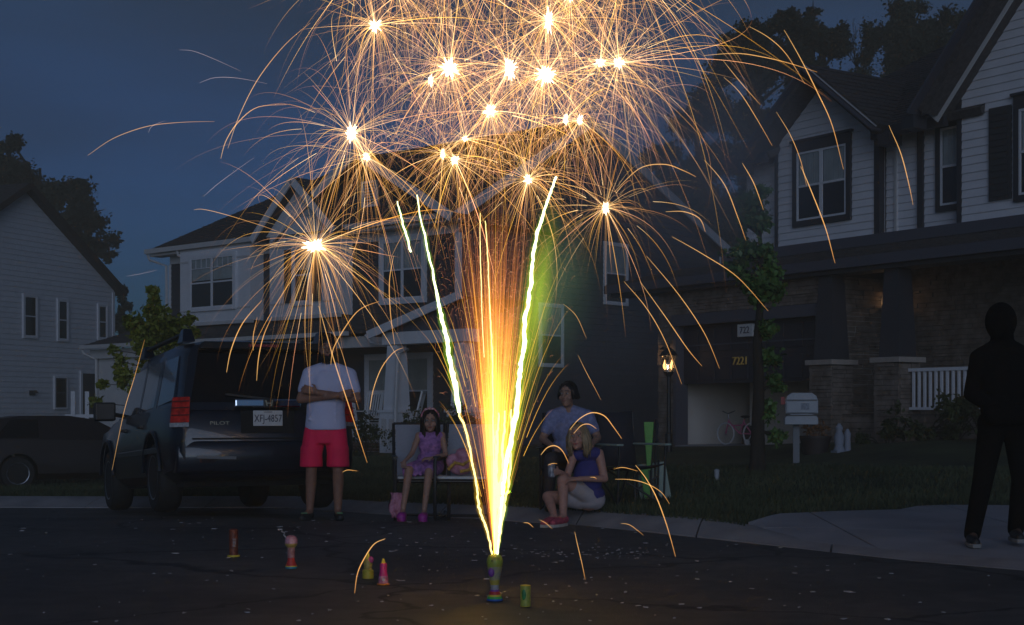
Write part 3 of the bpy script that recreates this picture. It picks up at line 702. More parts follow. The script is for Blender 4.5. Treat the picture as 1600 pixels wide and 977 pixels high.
# boxed bay left with double window
def bay(x0, x1, zb, zt, d=.5):
    q = MB(); q.box(x0, x1, -d, -.0, zb, zt); o = q.build('box_bay', MT['white'], CH_)
    q = MB(); q.box(x0-.04, x1+.04, -d-.05, -d+.1, zb-.08, zb+.02); q.build('bay_skirt', MT['offwhite'], o)
    for zz in (zb+.35, zt-.34): q = MB(); q.box(x0+.002, x1-.002, -d-.02, -d, zz, zz+.05); q.build('panel_molding', MT['offwhite'], o)
    return o
b1 = bay(-11.15, -7.8, 3.72, EZ-.22)
window(CH_, -10.55, 4.15, 2.05, 1.5, -.5, 2, 'white', .09, 'white', muntin=True, blind=.45)
b2 = bay(-6.87, -4.0, 3.72, EZ-.1, .55)
window(CH_, -5.75, 4.1, .62, 1.5, -.55, 1, 'white', .09, 'white', blind=.4)
for x in (-6.2, -5.02): q = MB(); q.box(x, x+.36, -.585, -.552, 4.1, 5.6); q.build('shutter', MT['shutter'], CH_)
# peaked white gable over the second bay
b = MB(); b.prism([(-6.9,EZ-.1),(-3.95,EZ-.1),(-5.43,7.35)], -.66, -.2); b.build('gable_wall', MT['white'], CH_)
b = MB(); b.prism([(-5.86,EZ+.35),(-5.0,EZ+.35),(-5.43,6.85)], -.68, -.655); b.build('gable_panel', MT['offwhite'], CH_)
roof(CH_, [(-7.15,2.2,EZ-.12),(-7.15,-.95,EZ-.12),(-5.43,-.95,7.52),(-5.43,2.2,7.52)]); roof(CH_, [(-3.7,-.95,EZ-.12),(-3.7,2.2,EZ-.12),(-5.43,2.2,7.52),(-5.43,-.95,7.52)])
trimbar(CH_, (-7.15,-.98,EZ-.2), (-5.43,-.98,7.44), .05, .2); trimbar(CH_, (-3.7,-.98,EZ-.2), (-5.43,-.98,7.44), .05, .2)
window(CH_, -2.78, 4.05, 1.5, 1.55, 0, 2, 'white', .13, 'white', blind=.5)
# side windows on the blue grey wall
window(CH_, 3.15, 2.35, .9, 1.62, .0, 1, 'white', .06, 'white', side=True, blind=.5)
window(CH_, 6.0, 4.2, 1.0, 1.68, .0, 1, 'white', .06, 'white', side=True, blind=.5)
# porch along the front and the single storey wing at the left
FP = -1.5
roof(CH_, [(-14.3,FP-.3,3.14),(-.9,FP-.3,3.14),(-.9,-.02,3.72),(-13.9,-.02,3.72)], th=.08)
b = MB(); b.box(-14.4, -2.2, FP-.42, FP-.29, 3.02, 3.13); b.build('gutter', MT['offwhite'], CH_)
b = MB(); b.box(-14.3, -.8, FP-.1, FP+.1, 2.72, 3.0); b.build('porch_beam', MT['offwhite'], CH_)
b = MB(); b.box(-14.3, -.8, FP+.1, 0, 2.9, 2.97); b.build('porch_ceiling', MT['darkside'], CH_)
b = MB(); b.box(-14.1, -9.5, FP+.05, 4, -.4, 2.9); b.build('wing_wall', MT['offwhite'], CH_)
q = MB(); q.box(-13.6, -10.0, FP+.0, FP+.04, .1, 2.4); wd_ = q.build('wing_door', MT['offwhite'], CH_)
spout(CH_, [(-14.35,FP-.35,3.03),(-14.3,FP-.3,2.86),(-14.05,FP-.03,2.7),(-14.05,FP-.03,.1)])
b = MB(); b.box(-9.5, .2, FP-.2, 0, -.3, .42); b.build('porch_floor', MT['concrete'], CH_)
b = MB(); J = MB()
for i in range(46):
    for k in range(3): J.box(-9.45+i*.21+(k % 2)*.1, -9.45+i*.21+.2+(k % 2)*.1, FP-.235, FP-.2, .08+k*.075, .08+k*.075+.066)
J.build('foundation_brick', mat('dark_brick', (.09,.05,.04), .9, noise=.3, nscale=9), CH_, kind='stuff')
window(CH_, -3.35, .75, 2.3, 1.75, 0, 2, 'white', .12, 'white', blind=.5)
# entry portico with column on panelled pedestal
def column(x, y):
    q = MB(); q.box(x-.3, x+.3, y-.3, y+.3, .0, 1.05); o = q.build('pedestal', MT['white'], CH_, bevel=.01)
    for k in (-1, 1): q = MB(); q.box(x+k*.13-.09, x+k*.13+.09, y-.315, y-.299, .25, .9); q.build('pedestal_panel', MT['offwhite'], o, bevel=.006)
    q = MB(); q.box(x-.34, x+.34, y-.34, y+.34, 1.052, 1.12); q.build('pedestal_cap', MT['white'], o)
    q = MB(); s0, s1 = .235, .165
    q.add([(x+i*s0, y+j*s0, 1.122) for i, j in ((-1,-1),(1,-1),(1,1),(-1,1))]+[(x+i*s1, y+j*s1, 2.7) for i, j in ((-1,-1),(1,-1),(1,1),(-1,1))], [(3,2,1,0),(4,5,6,7),(0,1,5,4),(1,2,6,5),(2,3,7,6),(3,0,4,7)])
    q.build('column', MT['white'], CH_); return o
column(-.28, -1.95); column(2.0, -1.95)
spout(CH_, [(-1.5,FP-.36,3.0),(-1.3,FP-.34,2.8),(-.0,-1.85,2.6),(.02,-2.2,2.5),(.02,-2.28,1.2),(.08,-2.34,1.05),(.08,-2.34,.1)])
b = MB(); b.box(-.6, 2.3, -2.15, -1.75, 2.72, 3.02); b.build('portico_beam', MT['white'], CH_)
roof(CH_, [(-.85,-.02,3.02),(-.85,-2.35,3.02),(2.3,-2.35,3.86),(2.3,-.02,3.86)], th=.1)
b = MB(); b.prism([(-.6,3.03),(2.25,3.03),(2.25,3.70)], -2.1, -1.9); b.build('portico_gable', MT['blueside'], CH_)
trimbar(CH_, (-.87,-2.38,2.96), (2.3,-2.38,3.80), .05, .2)
b = MB(); b.box(.3, 1.3, -.06, 0, .42, 2.6); b.build('front_door', MT['shutter'], CH_)

# ------------------------------------------------------------------ LEFT HOUSE
LH = empty('pale_gable_house', (-15.7, 58, 0), math.atan2(.924, .382), 'pale blue grey sided house end with four narrow dark windows under a steep gable', 'house')
b = MB(); b.prism([(-10.4,-1),(0,-1),(0,6.04),(-5.2,9.15),(-10.4,6.04)], .014, 9); b.build('wall', MT['siding2'], LH)
b = MB()
boards(LH, -.5, 9.15, lambda z: -10.4 if z < 6.04 else -10.4+(z-6.04)/3.11*5.2, lambda z: 0 if z < 6.04 else -(z-6.04)/3.11*5.2, .0, MT['siding2'], .19, proud=.022)
roof(LH, [(.35,-.35,5.83),(.35,9.4,5.83),(-5.2,9.4,9.33),(-5.2,-.35,9.33)], th=.16); roof(LH, [(-10.75,9.4,5.83),(-10.75,-.35,5.83),(-5.2,-.35,9.33),(-5.2,9.4,9.33)], th=.16)
brn = mat('brown_rake', (.07,.05,.04), .6)
for x in (.36, -10.76): q = MB(); q.bar((x,-.37,5.74), (-5.2,-.37,9.24), .06, .22, up=(0,0,1)); q.build('rake_board', brn, LH)
b = MB(); b.box(-.1, .03, -.05, .08, -.5, 5.8); b.build('corner_board', MT['white'], LH)
def lxz(px, py):      # local x, z of a photographed point on this wall
    r = (px-800)/FPX; t = (-15.7-58*r)/(.382-.924*r); return -t, CZ+(HY-py)*(58-.924*t)/FPX
for (pa, pb, ptop, pbot, dh) in ((36.5,55.5,463,526,1), (90,104,470,531,1), (153,165,478,529,1), (85,102,591,637,0)):
    xa, za = lxz(pa, pbot); xb, zb = lxz(pb, ptop); xm, zt = lxz((pa+pb)/2, ptop); _, zb0 = lxz((pa+pb)/2, pbot)
    window(LH, xa, zb0, xb-xa, zt-zb0, 0, 1, 'white', .07, 'white' if dh else 'shutter', blind=0)
xa, z1 = lxz(127, 584); xb, z1 = lxz(166, 585)
b = MB(); b.box(xa, xb, -.05, -.0, -.5, z1); dd = b.build('carport_door', MT['shutter'], LH)
b = MB(); b.box(xa-.12, xa-.002, -.08, -.018, -.5, z1+.1); b.build('door_casing', MT['white'], LH)
xf, zf = lxz(49, 614); b = MB(); b.box(xf-.14, xf+.14, -.06, -.02, zf-.09, zf+.09); b.tube([(xf,-.06,zf+.03),(xf,-.16,zf+.05)], .03, 6); b.lathe([(.03,-.05),(.1,-.14),(.11,-.15)], 10, (xf,-.2,zf+.14)); b.build('wall_lamp', MT['shutter'], LH)
# picket gate beside it
fg = empty('picket_gate', (-13.2, 45, -.35), R(25), 'short white picket gate section in front of the dark doorway', 'gate')
for i in range(2): b = MB(); b.box(-.28+i*.42, -.16+i*.42, -.02, .02, 0, 2.05); b.build('picket', MT['white'], fg)
for z in (1.25, .5): b = MB(); b.box(-.45, .6, .022, .05, z, z+.1); b.build('rail', MT['white'], fg)
# ------------------------------------------------------------------ booleans are baked, the cutter is thrown away
def cut(o, cutters):
    for c in cutters:
        md = o.modifiers.new('cut', 'BOOLEAN'); md.object = c; md.operation = 'DIFFERENCE'; md.solver = 'EXACT'
    dg = bpy.context.evaluated_depsgraph_get(); me = bpy.data.meshes.new_from_object(o.evaluated_get(dg))
    o.modifiers.clear(); o.data = me
    for c in cutters: bpy.data.objects.remove(c)
    return o
def loft(secs, closed=True):
    k = len(secs[0]); v = [p for s in secs for p in s]
    f = [(i*k+j, i*k+(j+1) % k, (i+1)*k+(j+1) % k, (i+1)*k+j) for i in range(len(secs)-1) for j in range(k)]
    f += [tuple(range(k)), tuple((len(secs)-1)*k+j for j in reversed(range(k)))]
    return v, f
def wheel(parent, x, y, r, wd, side, spokes=5, name='wheel'):
    M = Matrix.Rotation(R(90)*side, 4, 'Y')
    b = MB(); b.lathe([(r*.62,-wd/2),(r*.9,-wd/2),(r*.985,-wd*.36),(r,-wd*.2),(r,wd*.2),(r*.985,wd*.36),(r*.9,wd/2),(r*.62,wd/2)], 36, (x, y, r), M)
    o = b.build(name, MT['rubber'], parent, smooth=True)
    b = MB(); b.lathe([(r*.3,wd*.1),(r*.60,wd*.14),(r*.645,wd*.52),(r*.60,wd*.50),(r*.57,wd*.16),(r*.3,wd*.12)], 36, (x, y, r), M)
    b.lathe([(.01,wd*.2),(.05,wd*.36),(.065,wd*.3),(.065,wd*.1)], 16, (x, y, r), M)
    for k in range(spokes):
        a = 2*PI*k/spokes+.3
        p0 = M @ Vector((math.cos(a)*.04, math.sin(a)*.04, wd*.30)); p1 = M @ Vector((math.cos(a)*r*.61, math.sin(a)*r*.61, wd*.42))
        b.bar(Vector((x, y, r))+p0, Vector((x, y, r))+p1, .06, .035, up=(side,0,0))
    b.build('rim', MT['rim'], o, smooth=True); return o

# ------------------------------------------------------------------ SUV parked nose to the curb (local origin: rear axle on the road, +y ahead)
SUV = empty('parked_suv', (-2.93, 16.05, -.01), R(25), 'dark blue boxy SUV seen from behind, tailgate to the street, left of the standing man', 'suv', rx=R(-3.0))
SUV.rotation_mode = 'XYZ'
HW = .985
def bsec(y, zb, zt, wk, wt):
    pts = [(wk-.16,zb),(wk-.03,zb+.10),(wk,.62),(wk-.005,.80),(wk-.03,.96),(wt,zt)]
    return [(-a, y, z) for a, z in pts]+[(a, y, z) for a, z in reversed(pts)]
secs = [bsec(-1.02,.42,.98,.88,.80), bsec(-.96,.36,1.06,.94,.86), bsec(-.80,.33,1.10,.975,.91), bsec(-.4,.30,1.10,HW,.93), bsec(.6,.28,1.09,HW,.93), bsec(1.8,.28,1.08,HW,.93),
        bsec(2.35,.28,1.07,HW,.93), bsec(2.75,.30,1.06,.98,.90), bsec(3.35,.32,1.00,.95,.86), bsec(3.65,.36,.93,.88,.80), bsec(3.74,.42,.84,.80,.74)]
b = MB(); b.add(*loft(secs)); body = b.build('body', MT['paint'], SUV, smooth=True)
cs = []
for y in (0, 2.72):
    q = MB(); q.lathe([(.44,-1.2),(.44,1.2)], 32, (0, y, .40), Matrix.Rotation(R(90), 4, 'Y')); c = q.build('cutter', MT['dark'], None); c.matrix_world = SUV.matrix_basis; cs.append(c)
bpy.context.view_layer.update(); cut(body, cs)
b = MB(); b.box(-.80,.80,-.6,3.4,.26,.62); b.build('chassis', MT['dark'], SUV)
for y in (0, 2.72):      # arch liners with a raised lip
    for s in (-1, 1):
        b = MB(); pts = [(s*(HW+.004), y+math.cos(t)*.455, .40+math.sin(t)*.455) for t in [PI*(.02+.96*i/14) for i in range(15)]]
        b.tube(pts, .022, 6); b.build('wheel_arch', MT['paint'], SUV, smooth=True)
for y in (0, 2.72):
    for s in (-1, 1): wheel(SUV, s*.845, y, .372, .25, s)
# greenhouse
def gsec(y, z0, z1, w0, w1):
    pts = [(w0,z0),(w0-.02,z0+.06),(w1+.03,z1-.12),(w1-.02,z1-.035),(w1-.16,z1),(.30,z1+.012)]
    return [(-a, y, z) for a, z in pts]+[(a, y, z) for a, z in reversed(pts)]
gs = [gsec(-.93,1.02,1.10,.86,.84)]
def gs2(yb, yt, z0, z1, w0, w1):      # raked section: bottom at yb, top at yt
    pts = [(w0,z0),(w0-.02,z0+.06),(w1+.03,z1-.12),(w1-.02,z1-.035),(w1-.16,z1),(.30,z1+.012)]
    L_ = [(-a, yb+(yt-yb)*(z-z0)/(z1-z0), z) for a, z in pts]; Rr = [(a, yb+(yt-yb)*(z-z0)/(z1-z0), z) for a, z in reversed(pts)]; return L_+Rr
gs = [gs2(-.985,-.80,1.04,1.74,.88,.73), gs2(-.90,-.70,1.04,1.765,.90,.75), gs2(-.2,-.2,1.04,1.79,.925,.76), gs2(1.0,1.0,1.04,1.79,.925,.76), gs2(1.75,1.6,1.04,1.765,.92,.75), gs2(2.72,1.95,1.03,1.72,.88,.70)]
b = MB(); b.add(*loft(gs)); b.build('cabin', MT['paint'], SUV, smooth=True)
def gpt(s, y, z, off=.006):      # point on the cabin flank
    f = (z-1.10)/(1.67-1.10); return Vector((s*((.905)+(.785-.905)*f+off), y, z))
def sidewin(s, pts, name='side_window'):
    b = MB(); k = len(pts)
    A = [gpt(s, y, z, .007) for y, z in pts]; B = [gpt(s, y, z, -.02) for y, z in pts]
    b.add(A+B, [tuple(range(k)), tuple(range(2*k-1, k-1, -1))]+[(i, i+k, (i+1) % k+k, (i+1) % k) for i in range(k)])
    return b.build(name, MT['sideglass2'] if 'sideglass2' in MT else MT['sideglass'], SUV)
MT['sideglass2'] = mat('privacy_glass', (.012,.03,.055), .12, spec=.9, coat=1)
MT['dimred'] = mat('dull_reflector', (.06,.008,.008), .4)
MT['backglass'] = mat('rear_privacy_glass', (.006,.006,.007), .08, spec=.5)
for s in (-1, 1):
    sidewin(s, [(-.70,1.16),(.05,1.13),(.10,1.62),(-.56,1.62)]); sidewin(s, [(.26,1.13),(.98,1.12),(.98,1.63),(.30,1.63)]); sidewin(s, [(1.10,1.12),(2.30,1.10),(1.78,1.60),(1.10,1.63)])
    for y0, y1 in ((.10,.26), (1.0,1.08)):
        b = MB(); b.add([gpt(s, y0, 1.1, .009), gpt(s, y1, 1.1, .009), gpt(s, y1, 1.66, .009), gpt(s, y0, 1.66, .009), gpt(s, y0, 1.1, -.02), gpt(s, y1, 1.1, -.02), gpt(s, y1, 1.66, -.02), gpt(s, y0, 1.66, -.02)],
                   [(0,1,2,3),(7,6,5,4),(0,4,5,1),(1,5,6,2),(2,6,7,3),(3,7,4,0)]); b.build('pillar', MT['paint'], SUV)
    b = MB(); b.box(min(s*.98,s*1.0),max(s*.98,s*1.0),-.35,2.2,.62,.68); b.build('door_molding', MT['paint'], SUV, bevel=.006)
    b = MB(); b.box(min(s*.70,s*.76),max(s*.70,s*.76),-.55,1.5,1.84,1.875); b.build('roof_rail', MT['paintblk'], SUV, bevel=.01)
    for y in (-.58, 1.45): b = MB(); b.add([(s*.66,y-.14,1.76),(s*.80,y-.14,1.74),(s*.80,y+.14,1.75),(s*.66,y+.14,1.77),(s*.69,y-.07,1.90),(s*.77,y-.07,1.90),(s*.77,y+.07,1.90),(s*.69,y+.07,1.90)], [(3,2,1,0),(4,5,6,7),(0,1,5,4),(1,2,6,5),(2,3,7,6),(3,0,4,7)]); b.build('rail_foot', MT['paint'], SUV, bevel=.015)
    b = MB(); b.bar((s*.90,2.10,1.13),(s*1.03,2.06,1.15),.05,.05); b.add([(s*x_, y_, z_) for x_ in (1.0,1.24) for y_, z_ in ((2.0,1.07),(2.16,1.07),(2.14,1.29),(2.0,1.29))], [(0,1,2,3),(7,6,5,4),(0,4,5,1),(1,5,6,2),(2,6,7,3),(3,7,4,0)])
    b.build('door_mirror', MT['paintblk'], SUV, bevel=.02)
    b = MB(); b.box(min(s*.955,s*1.0),max(s*.955,s*1.0),.55,.75,.92,.95); b.box(min(s*.955,s*1.0),max(s*.955,s*1.0),1.55,1.75,.92,.95); b.build('door_handle', MT['paintblk'], SUV)
def rearY(z):      # tailgate surface
    return -.985+.185*max(0, (z-1.04)/.70) if z > 1.04 else -1.02+.05*(z-.75)/.3*0-.0
# rear window, spoiler, lamps
def rpanel(pts, m, name, out=.008, parent=SUV, bevel=0):
    b = MB(); k = len(pts); A = [(x, rearY(z)-out, z) for x, z in pts]; B = [(x, rearY(z)+.03, z) for x, z in pts]
    b.add(A+B, [tuple(range(k)), tuple(range(2*k-1, k-1, -1))]+[(i, i+k, (i+1) % k+k, (i+1) % k) for i in range(k)]); return b.build(name, m, parent, bevel=bevel)
rpanel([(-.78,1.12),(.78,1.12),(.66,1.66),(-.66,1.66)], MT['backglass'], 'rear_window')
rpanel([(-.66,1.672),(.66,1.672),(.62,1.75),(-.62,1.75)], MT['paintblk'], 'spoiler', .09, bevel=.015)
b = MB(); b.box(-.16,.16,-.935,-.90,1.695,1.722); b.build('brake_light', mat('brake_lens', (.25,.01,.01), .3, coat=1), SUV)
b = MB(); b.bar((.12,-1.0,1.14),(-.42,-.965,1.2),.018,.02); b.build('rear_wiper', MT['paintblk'], SUV)
for s in (-1, 1):
    b = MB(); b.add([(s*x, y, z) for x, y, z in ((.815,-1.055,.91),(.985,-.93,.91),(.950,-.905,1.17),(.80,-1.04,1.17),(.79,-.94,.91),(.93,-.82,.91),(.91,-.80,1.17),(.79,-.92,1.17))], [(0,1,2,3),(7,6,5,4),(0,4,5,1),(1,5,6,2),(2,6,7,3),(3,7,4,0)])
    tl = b.build('tail_light', MT['red'], SUV, bevel=.01)
    b = MB(); b.add([(s*x, y, z) for x, y, z in ((.82,-1.065,.865),(.988,-.94,.865),(.988,-.935,.908),(.82,-1.06,.908),(.79,-.94,.85),(.93,-.82,.85),(.93,-.82,.898),(.79,-.94,.898))], [(0,1,2,3),(7,6,5,4),(0,4,5,1),(1,5,6,2),(2,6,7,3),(3,7,4,0)])
    b.build('reverse_lens', MT['clear'], tl)
    for zz in (.985, 1.06, 1.125): b = MB(); b.bar((s*.815,-1.062,zz),(s*.972,-.942,zz),.006,.010); b.build('lens_rib', MT['dimred'], tl)
    b = MB(); b.box(min(s*.56,s*.72),max(s*.56,s*.72),-1.085,-1.06,.50,.54); b.build('bumper_reflector', MT['dimred'], SUV)
b = MB(); v_, f_ = loft([[(x, y, z) for y, z in ((-.80,.40),(-1.04,.40),(-1.085,.50),(-1.085,.66),(-1.05,.72),(-.80,.72))] for x in (-.93,-.7,0,.7,.93)])
v_ = [(x, y+(.10 if abs(x) > .9 else .0), z) for x, y, z in v_]; b.add(v_, f_); b.build('rear_bumper', MT['paint'], SUV, smooth=True, bevel=.02)
b = MB(); b.box(-.78,.78,-1.026,-1.01,.735,.752); b.build('tailgate_seam', MT['dark'], SUV)
b = MB(); b.box(-.28,.28,-1.028,-1.012,.80,1.03); b.build('plate_recess', MT['dark'], SUV)
# chrome bar with the maker's mark, plate, letters
b = MB(); b.box(-.35,.35,-1.075,-1.0,1.06,1.15); cb = b.build('chrome_bar', MT['chrome'], SUV, bevel=.018)
b = MB(); b.box(-.055,.055,-1.085,-1.07,1.055,1.155); em = b.build('emblem', MT['black'], cb, bevel=.01)
b = MB(); b.bar((-.036,-1.09,1.135),(-.022,-1.09,1.072),.012,.012,up=(0,1,0)); b.bar((.036,-1.09,1.135),(.022,-1.09,1.072),.012,.012,up=(0,1,0)); b.bar((-.028,-1.09,1.102),(.028,-1.09,1.102),.012,.012,up=(0,1,0)); b.build('emblem_mark', MT['silver'], em)
b = MB(); b.box(-.155,.155,-1.045,-1.03,.87,1.03); pt = b.build('licence_plate', MT['plate'], SUV, bevel=.006)
text('XFJ-4857', .095, MT['ink'], pt, Matrix.Translation((0,-1.047,.945)) @ RX @ Matrix.Diagonal((.82,1.12,1,1)), 'plate_letters', .002)
text('VIRGINIA', .022, MT['ink'], pt, Matrix.Translation((0,-1.047,1.012)) @ RX, 'plate_small_letters', .001)
text('PILOT', .062, MT['silver'], body, Matrix.Translation((-.50,-1.030,.90)) @ RX @ Matrix.Diagonal((1.25,.8,1,1)), 'model_letters', .004)
b = MB(); b.bar((-.75,-1.088,.56),(-.35,-1.09,.545),.01,.03,up=(0,0,1)); b.build('bumper_glint_strip', MT['rim'], SUV)
b = MB(); b.add([(-.86,3.60,.74),(-.62,3.72,.72),(-.62,3.72,.86),(-.86,3.60,.90),(-.86,3.5,.74),(-.62,3.6,.72),(-.62,3.6,.86),(-.86,3.5,.90)], [(0,1,2,3),(7,6,5,4),(0,4,5,1),(1,5,6,2),(2,6,7,3),(3,7,4,0)]); b.build('headlight', MT['clear'], SUV)

# ------------------------------------------------------------------ dark car at the left edge
CAR = empty('parked_car', (-9.75, 28.6, -.43), R(-62), 'very dark maroon car at the left edge with blue plate and spoked wheel', 'car')
def csec(y, zb, zt, wk, wt):
    pts = [(wk-.12,zb),(wk,zb+.12),(wk,.55),(wk-.02,.72),(wt,zt)]
    return [(-a, y, z) for a, z in pts]+[(a, y, z) for a, z in reversed(pts)]
cw = .90
b = MB(); b.add(*loft([csec(-1.05,.34,.90,.78,.70), csec(-.9,.26,.97,.86,.80), csec(-.3,.2,.98,cw,.83), csec(1.5,.2,.95,cw,.83), csec(2.4,.2,.92,cw,.82), csec(3.2,.22,.82,.85,.76), csec(3.55,.34,.66,.74,.68)]))
cb2 = b.build('body', MT['cpaint2'], CAR, smooth=True)
cs = []
for y in (0, 2.7):
    q = MB(); q.lathe([(.37,-1.2),(.37,1.2)], 28, (0, y, .34), Matrix.Rotation(R(90), 4, 'Y')); c = q.build('cutter', MT['dark'], None); c.matrix_world = CAR.matrix_basis; cs.append(c)
bpy.context.view_layer.update(); cut(cb2, cs)
b = MB(); b.add(*loft([[(-.76,-.95,.95),(-.60,-.35,1.36),(.60,-.35,1.36),(.76,-.95,.95)], [(-.80,-.2,.95),(-.62,.1,1.42),(.62,.1,1.42),(.80,-.2,.95)], [(-.80,1.2,.95),(-.62,1.0,1.42),(.62,1.0,1.42),(.80,1.2,.95)], [(-.76,2.3,.92),(-.58,1.5,1.34),(.58,1.5,1.34),(.76,2.3,.92)]]))
b.build('cabin', MT['cpaint2'], CAR, smooth=True)
for s in (-1, 1):
    b = MB(); b.add([(s*(.80-.17*f+.01), y, .95+.47*f) for y, f in ((-.4,.12),(.4,.12),(.4,.85),(-.1,.85))]+[(s*(.80-.17*f-.02), y, .95+.47*f) for y, f in ((-.4,.12),(.4,.12),(.4,.85),(-.1,.85))], [(0,1,2,3),(7,6,5,4),(0,4,5,1),(1,5,6,2),(2,6,7,3),(3,7,4,0)]); b.build('side_window', MT['backglass'], CAR)
    b = MB(); b.box(min(s*.55,s*.80),max(s*.55,s*.80),-1.05,-.86,.70,.84); b.build('tail_light', mat('dull_red_lens', (.30,.05,.06), .3, noise=.7, nscale=25, color2=(.25,.15,.15)), CAR)
    for y in (0, 2.7): wheel(CAR, s*.78, y, .33, .2, s, 9)
b = MB(); b.box(-.62,.0,-1.10,-1.06,.36,.60); cp = b.build('licence_plate', mat('blue_plate', (.10,.14,.26), .5), CAR)
text('AMERICAN', .11, MT['plate'], cp, Matrix.Translation((-.31,-1.103,.52)) @ RX, 'plate_letters', .003)
b = MB(); b.box(-.80,.80,-1.09,-.9,.28,.66); b.build('rear_bumper', MT['cpaint2'], CAR, bevel=.03)

# ------------------------------------------------------------------ trees and shrubs
def leafcloud(name, blobs, n, size, m, parent, seed=1, tuft=(.25,.5)):
    g = np.random.default_rng(seed); nb = []
    for c, r in blobs:        # each lump breaks into uneven tufts with gaps between them
        for _ in range(9):
            d = g.normal(size=3); d /= np.linalg.norm(d); nb.append((np.array(c)+d*r*g.uniform(.3,.9), r*g.uniform(*tuft)))
    blobs = nb; cs = np.array([b[0] for b in blobs], float); rs = np.array([b[1] for b in blobs], float)
    w_ = rs**2; idx = g.choice(len(blobs), n, p=w_/w_.sum())
    d = g.normal(size=(n, 3)); d /= np.linalg.norm(d, axis=1, keepdims=True); rad = np.abs(g.normal(0, .62, n)).clip(0, 1.6)
    # sub-clumps give light and dark tufts with gaps
    p = cs[idx]+d*rs[idx, None]*rad[:, None]*np.array([1, 1, .85])
    q = np.sin(p[:,0]*5.1/size*.12+1.3)+np.sin(p[:,1]*4.3/size*.12)+np.sin(p[:,2]*4.7/size*.12+2); keep = q > -1.0+g.uniform(-.8, .8, n)*.6
    p = p[keep]; k = len(p); s = size*g.uniform(.5, 1.25, k)
    a = g.normal(size=(k, 3)); a /= np.linalg.norm(a, axis=1, keepdims=True); t = np.cross(a, g.normal(size=(k, 3))); t /= np.linalg.norm(t, axis=1, keepdims=True)
    n_ = np.cross(a, t)
    V = np.stack([p-a*s[:,None]*.6, p+t*s[:,None]*.36+n_*s[:,None]*.08, p+a*s[:,None]*.6, p-t*s[:,None]*.36+n_*s[:,None]*.08], 1).reshape(-1, 3)
    F = np.arange(4*k).reshape(-1, 4)
    return bulk(name, V, F, m, parent, 'stuff')
def tree(name, base, h, blobs, n, size, m, label, tr=.18, group=None, seed=1, lean=(0,0), limbs=True):
    t = empty(name, base, 0, label, 'tree', group); g = random.Random(seed)
    top = max(c[2] for c, r in blobs); b = MB(); pts = [Vector((lean[0]*(i/6)**1.5+g.uniform(-.3,.3)*tr, lean[1]*(i/6)+g.uniform(-.3,.3)*tr, top*.92*i/6-(.3 if i == 0 else 0))) for i in range(7)]
    b.tube(pts, [tr*(1.25 if i == 0 else 1)*(1-.82*i/6) for i in range(7)], 10); o = b.build('trunk', MT['bark'], t, smooth=True)
    if limbs:
        for c, r in blobs:
            c = Vector(c); zz = min(max(c.z-r*1.0, top*.15), top*.85); f = zz/(top*.92); i = min(5, int(f*6)); s = pts[i].lerp(pts[i+1], f*6-i)
            mid = s.lerp(c, .5)+Vector((g.uniform(-.1,.1)*r, g.uniform(-.1,.1)*r, r*.12)); q = MB(); q.tube([s, mid, c, c+(c-mid)*.4], [tr*.34, tr*.22, tr*.12, tr*.04], 6); q.build('limb', MT['bark'], t, smooth=True)
    if size > .2: n, size = int(n*2.4), size*.55
    leafcloud('crown', blobs, n, size, m, t, seed=seed, tuft=(.25,.5) if size > .15 else (.5,1.05)); return t
def BL(Y, *pp):     # blobs from photographed crown lumps (px, py, radius px) relative to the tree base
    return pp
def mk(name, Y, basepx, zb, lumps, n, size, m, label, tr, seed, group=None, dj=1.0):
    g = random.Random(seed); base = Vector(((basepx-800)/FPX*Y, Y, zb)); bl = []
    for px, py, rp in lumps:
        c = P(px, py, Y)-base; r = rp*Y/FPX; bl.append(((c.x, c.y+g.uniform(-.6,.6)*r*dj, c.z), r))
    return tree(name, base, 0, bl, n, size, m, label, tr, group, seed)
# background trees behind the left house
mk('broadleaf_tree', 84, 60, -1, [(10,262,44),(45,290,40),(-40,280,50),(85,310,36),(120,320,42),(150,335,32),(160,375,24),(135,382,32),(100,370,40),(60,345,40),(165,395,14),(20,225,20)], 36000, .42, MT['leafd'], 'tall dark broadleaf tree rising behind the pale gable house', .42, 3)
mk('broadleaf_tree', 80, 192, -1, [(190,455,12),(198,482,14),(186,508,18),(202,520,16)], 5000, .36, MT['leafd'], 'small dark tree showing just past the pale gable house corner', .16, 4)
# background trees over the right house
TG = 'dark trees behind the right house'
mk('broadleaf_tree', 66, 1175, 0, [(1185,45,40),(1140,180,36),(1190,190,40),(1120,245,34),(1175,260,40),(1105,320,34),(1160,330,40),(1130,380,34),(1160,75,36),(1215,80,40),(1140,110,30),(1180,120,44),(1235,35,28),(1225,130,40)], 46000, .34, MT['leafd'], 'dark leafy tree crown left most behind the small gable, thinned by smoke', .35, 5, TG)
mk('broadleaf_tree', 85, 1090, 0, [(1090,190,48),(1150,250,50),(1080,290,50),(1140,350,50),(1060,370,46),(1110,430,50),(1040,250,36),(1120,140,40)], 40000, .4, MT['leafd'], 'tall dark tree in the smoke between the two nearer houses', .4, 15, TG)
mk('broadleaf_tree', 70, 1270, 0, [(1225,200,36),(1200,250,34),(1255,40,34),(1290,60,34),(1300,90,36),(1250,90,30),(1315,45,20),(1285,120,34),(1270,20,14)], 20000, .34, MT['leafd'], 'dark tree crown right above the peak of the small gable', .35, 6, TG)
mk('broadleaf_tree', 72, 1350, 0, [(1360,52,16),(1352,95,16),(1345,125,20)], 2600, .26, MT['leafd'], 'thin sparse tree with bare twigs in the gap between two dark crowns', .16, 7, TG)
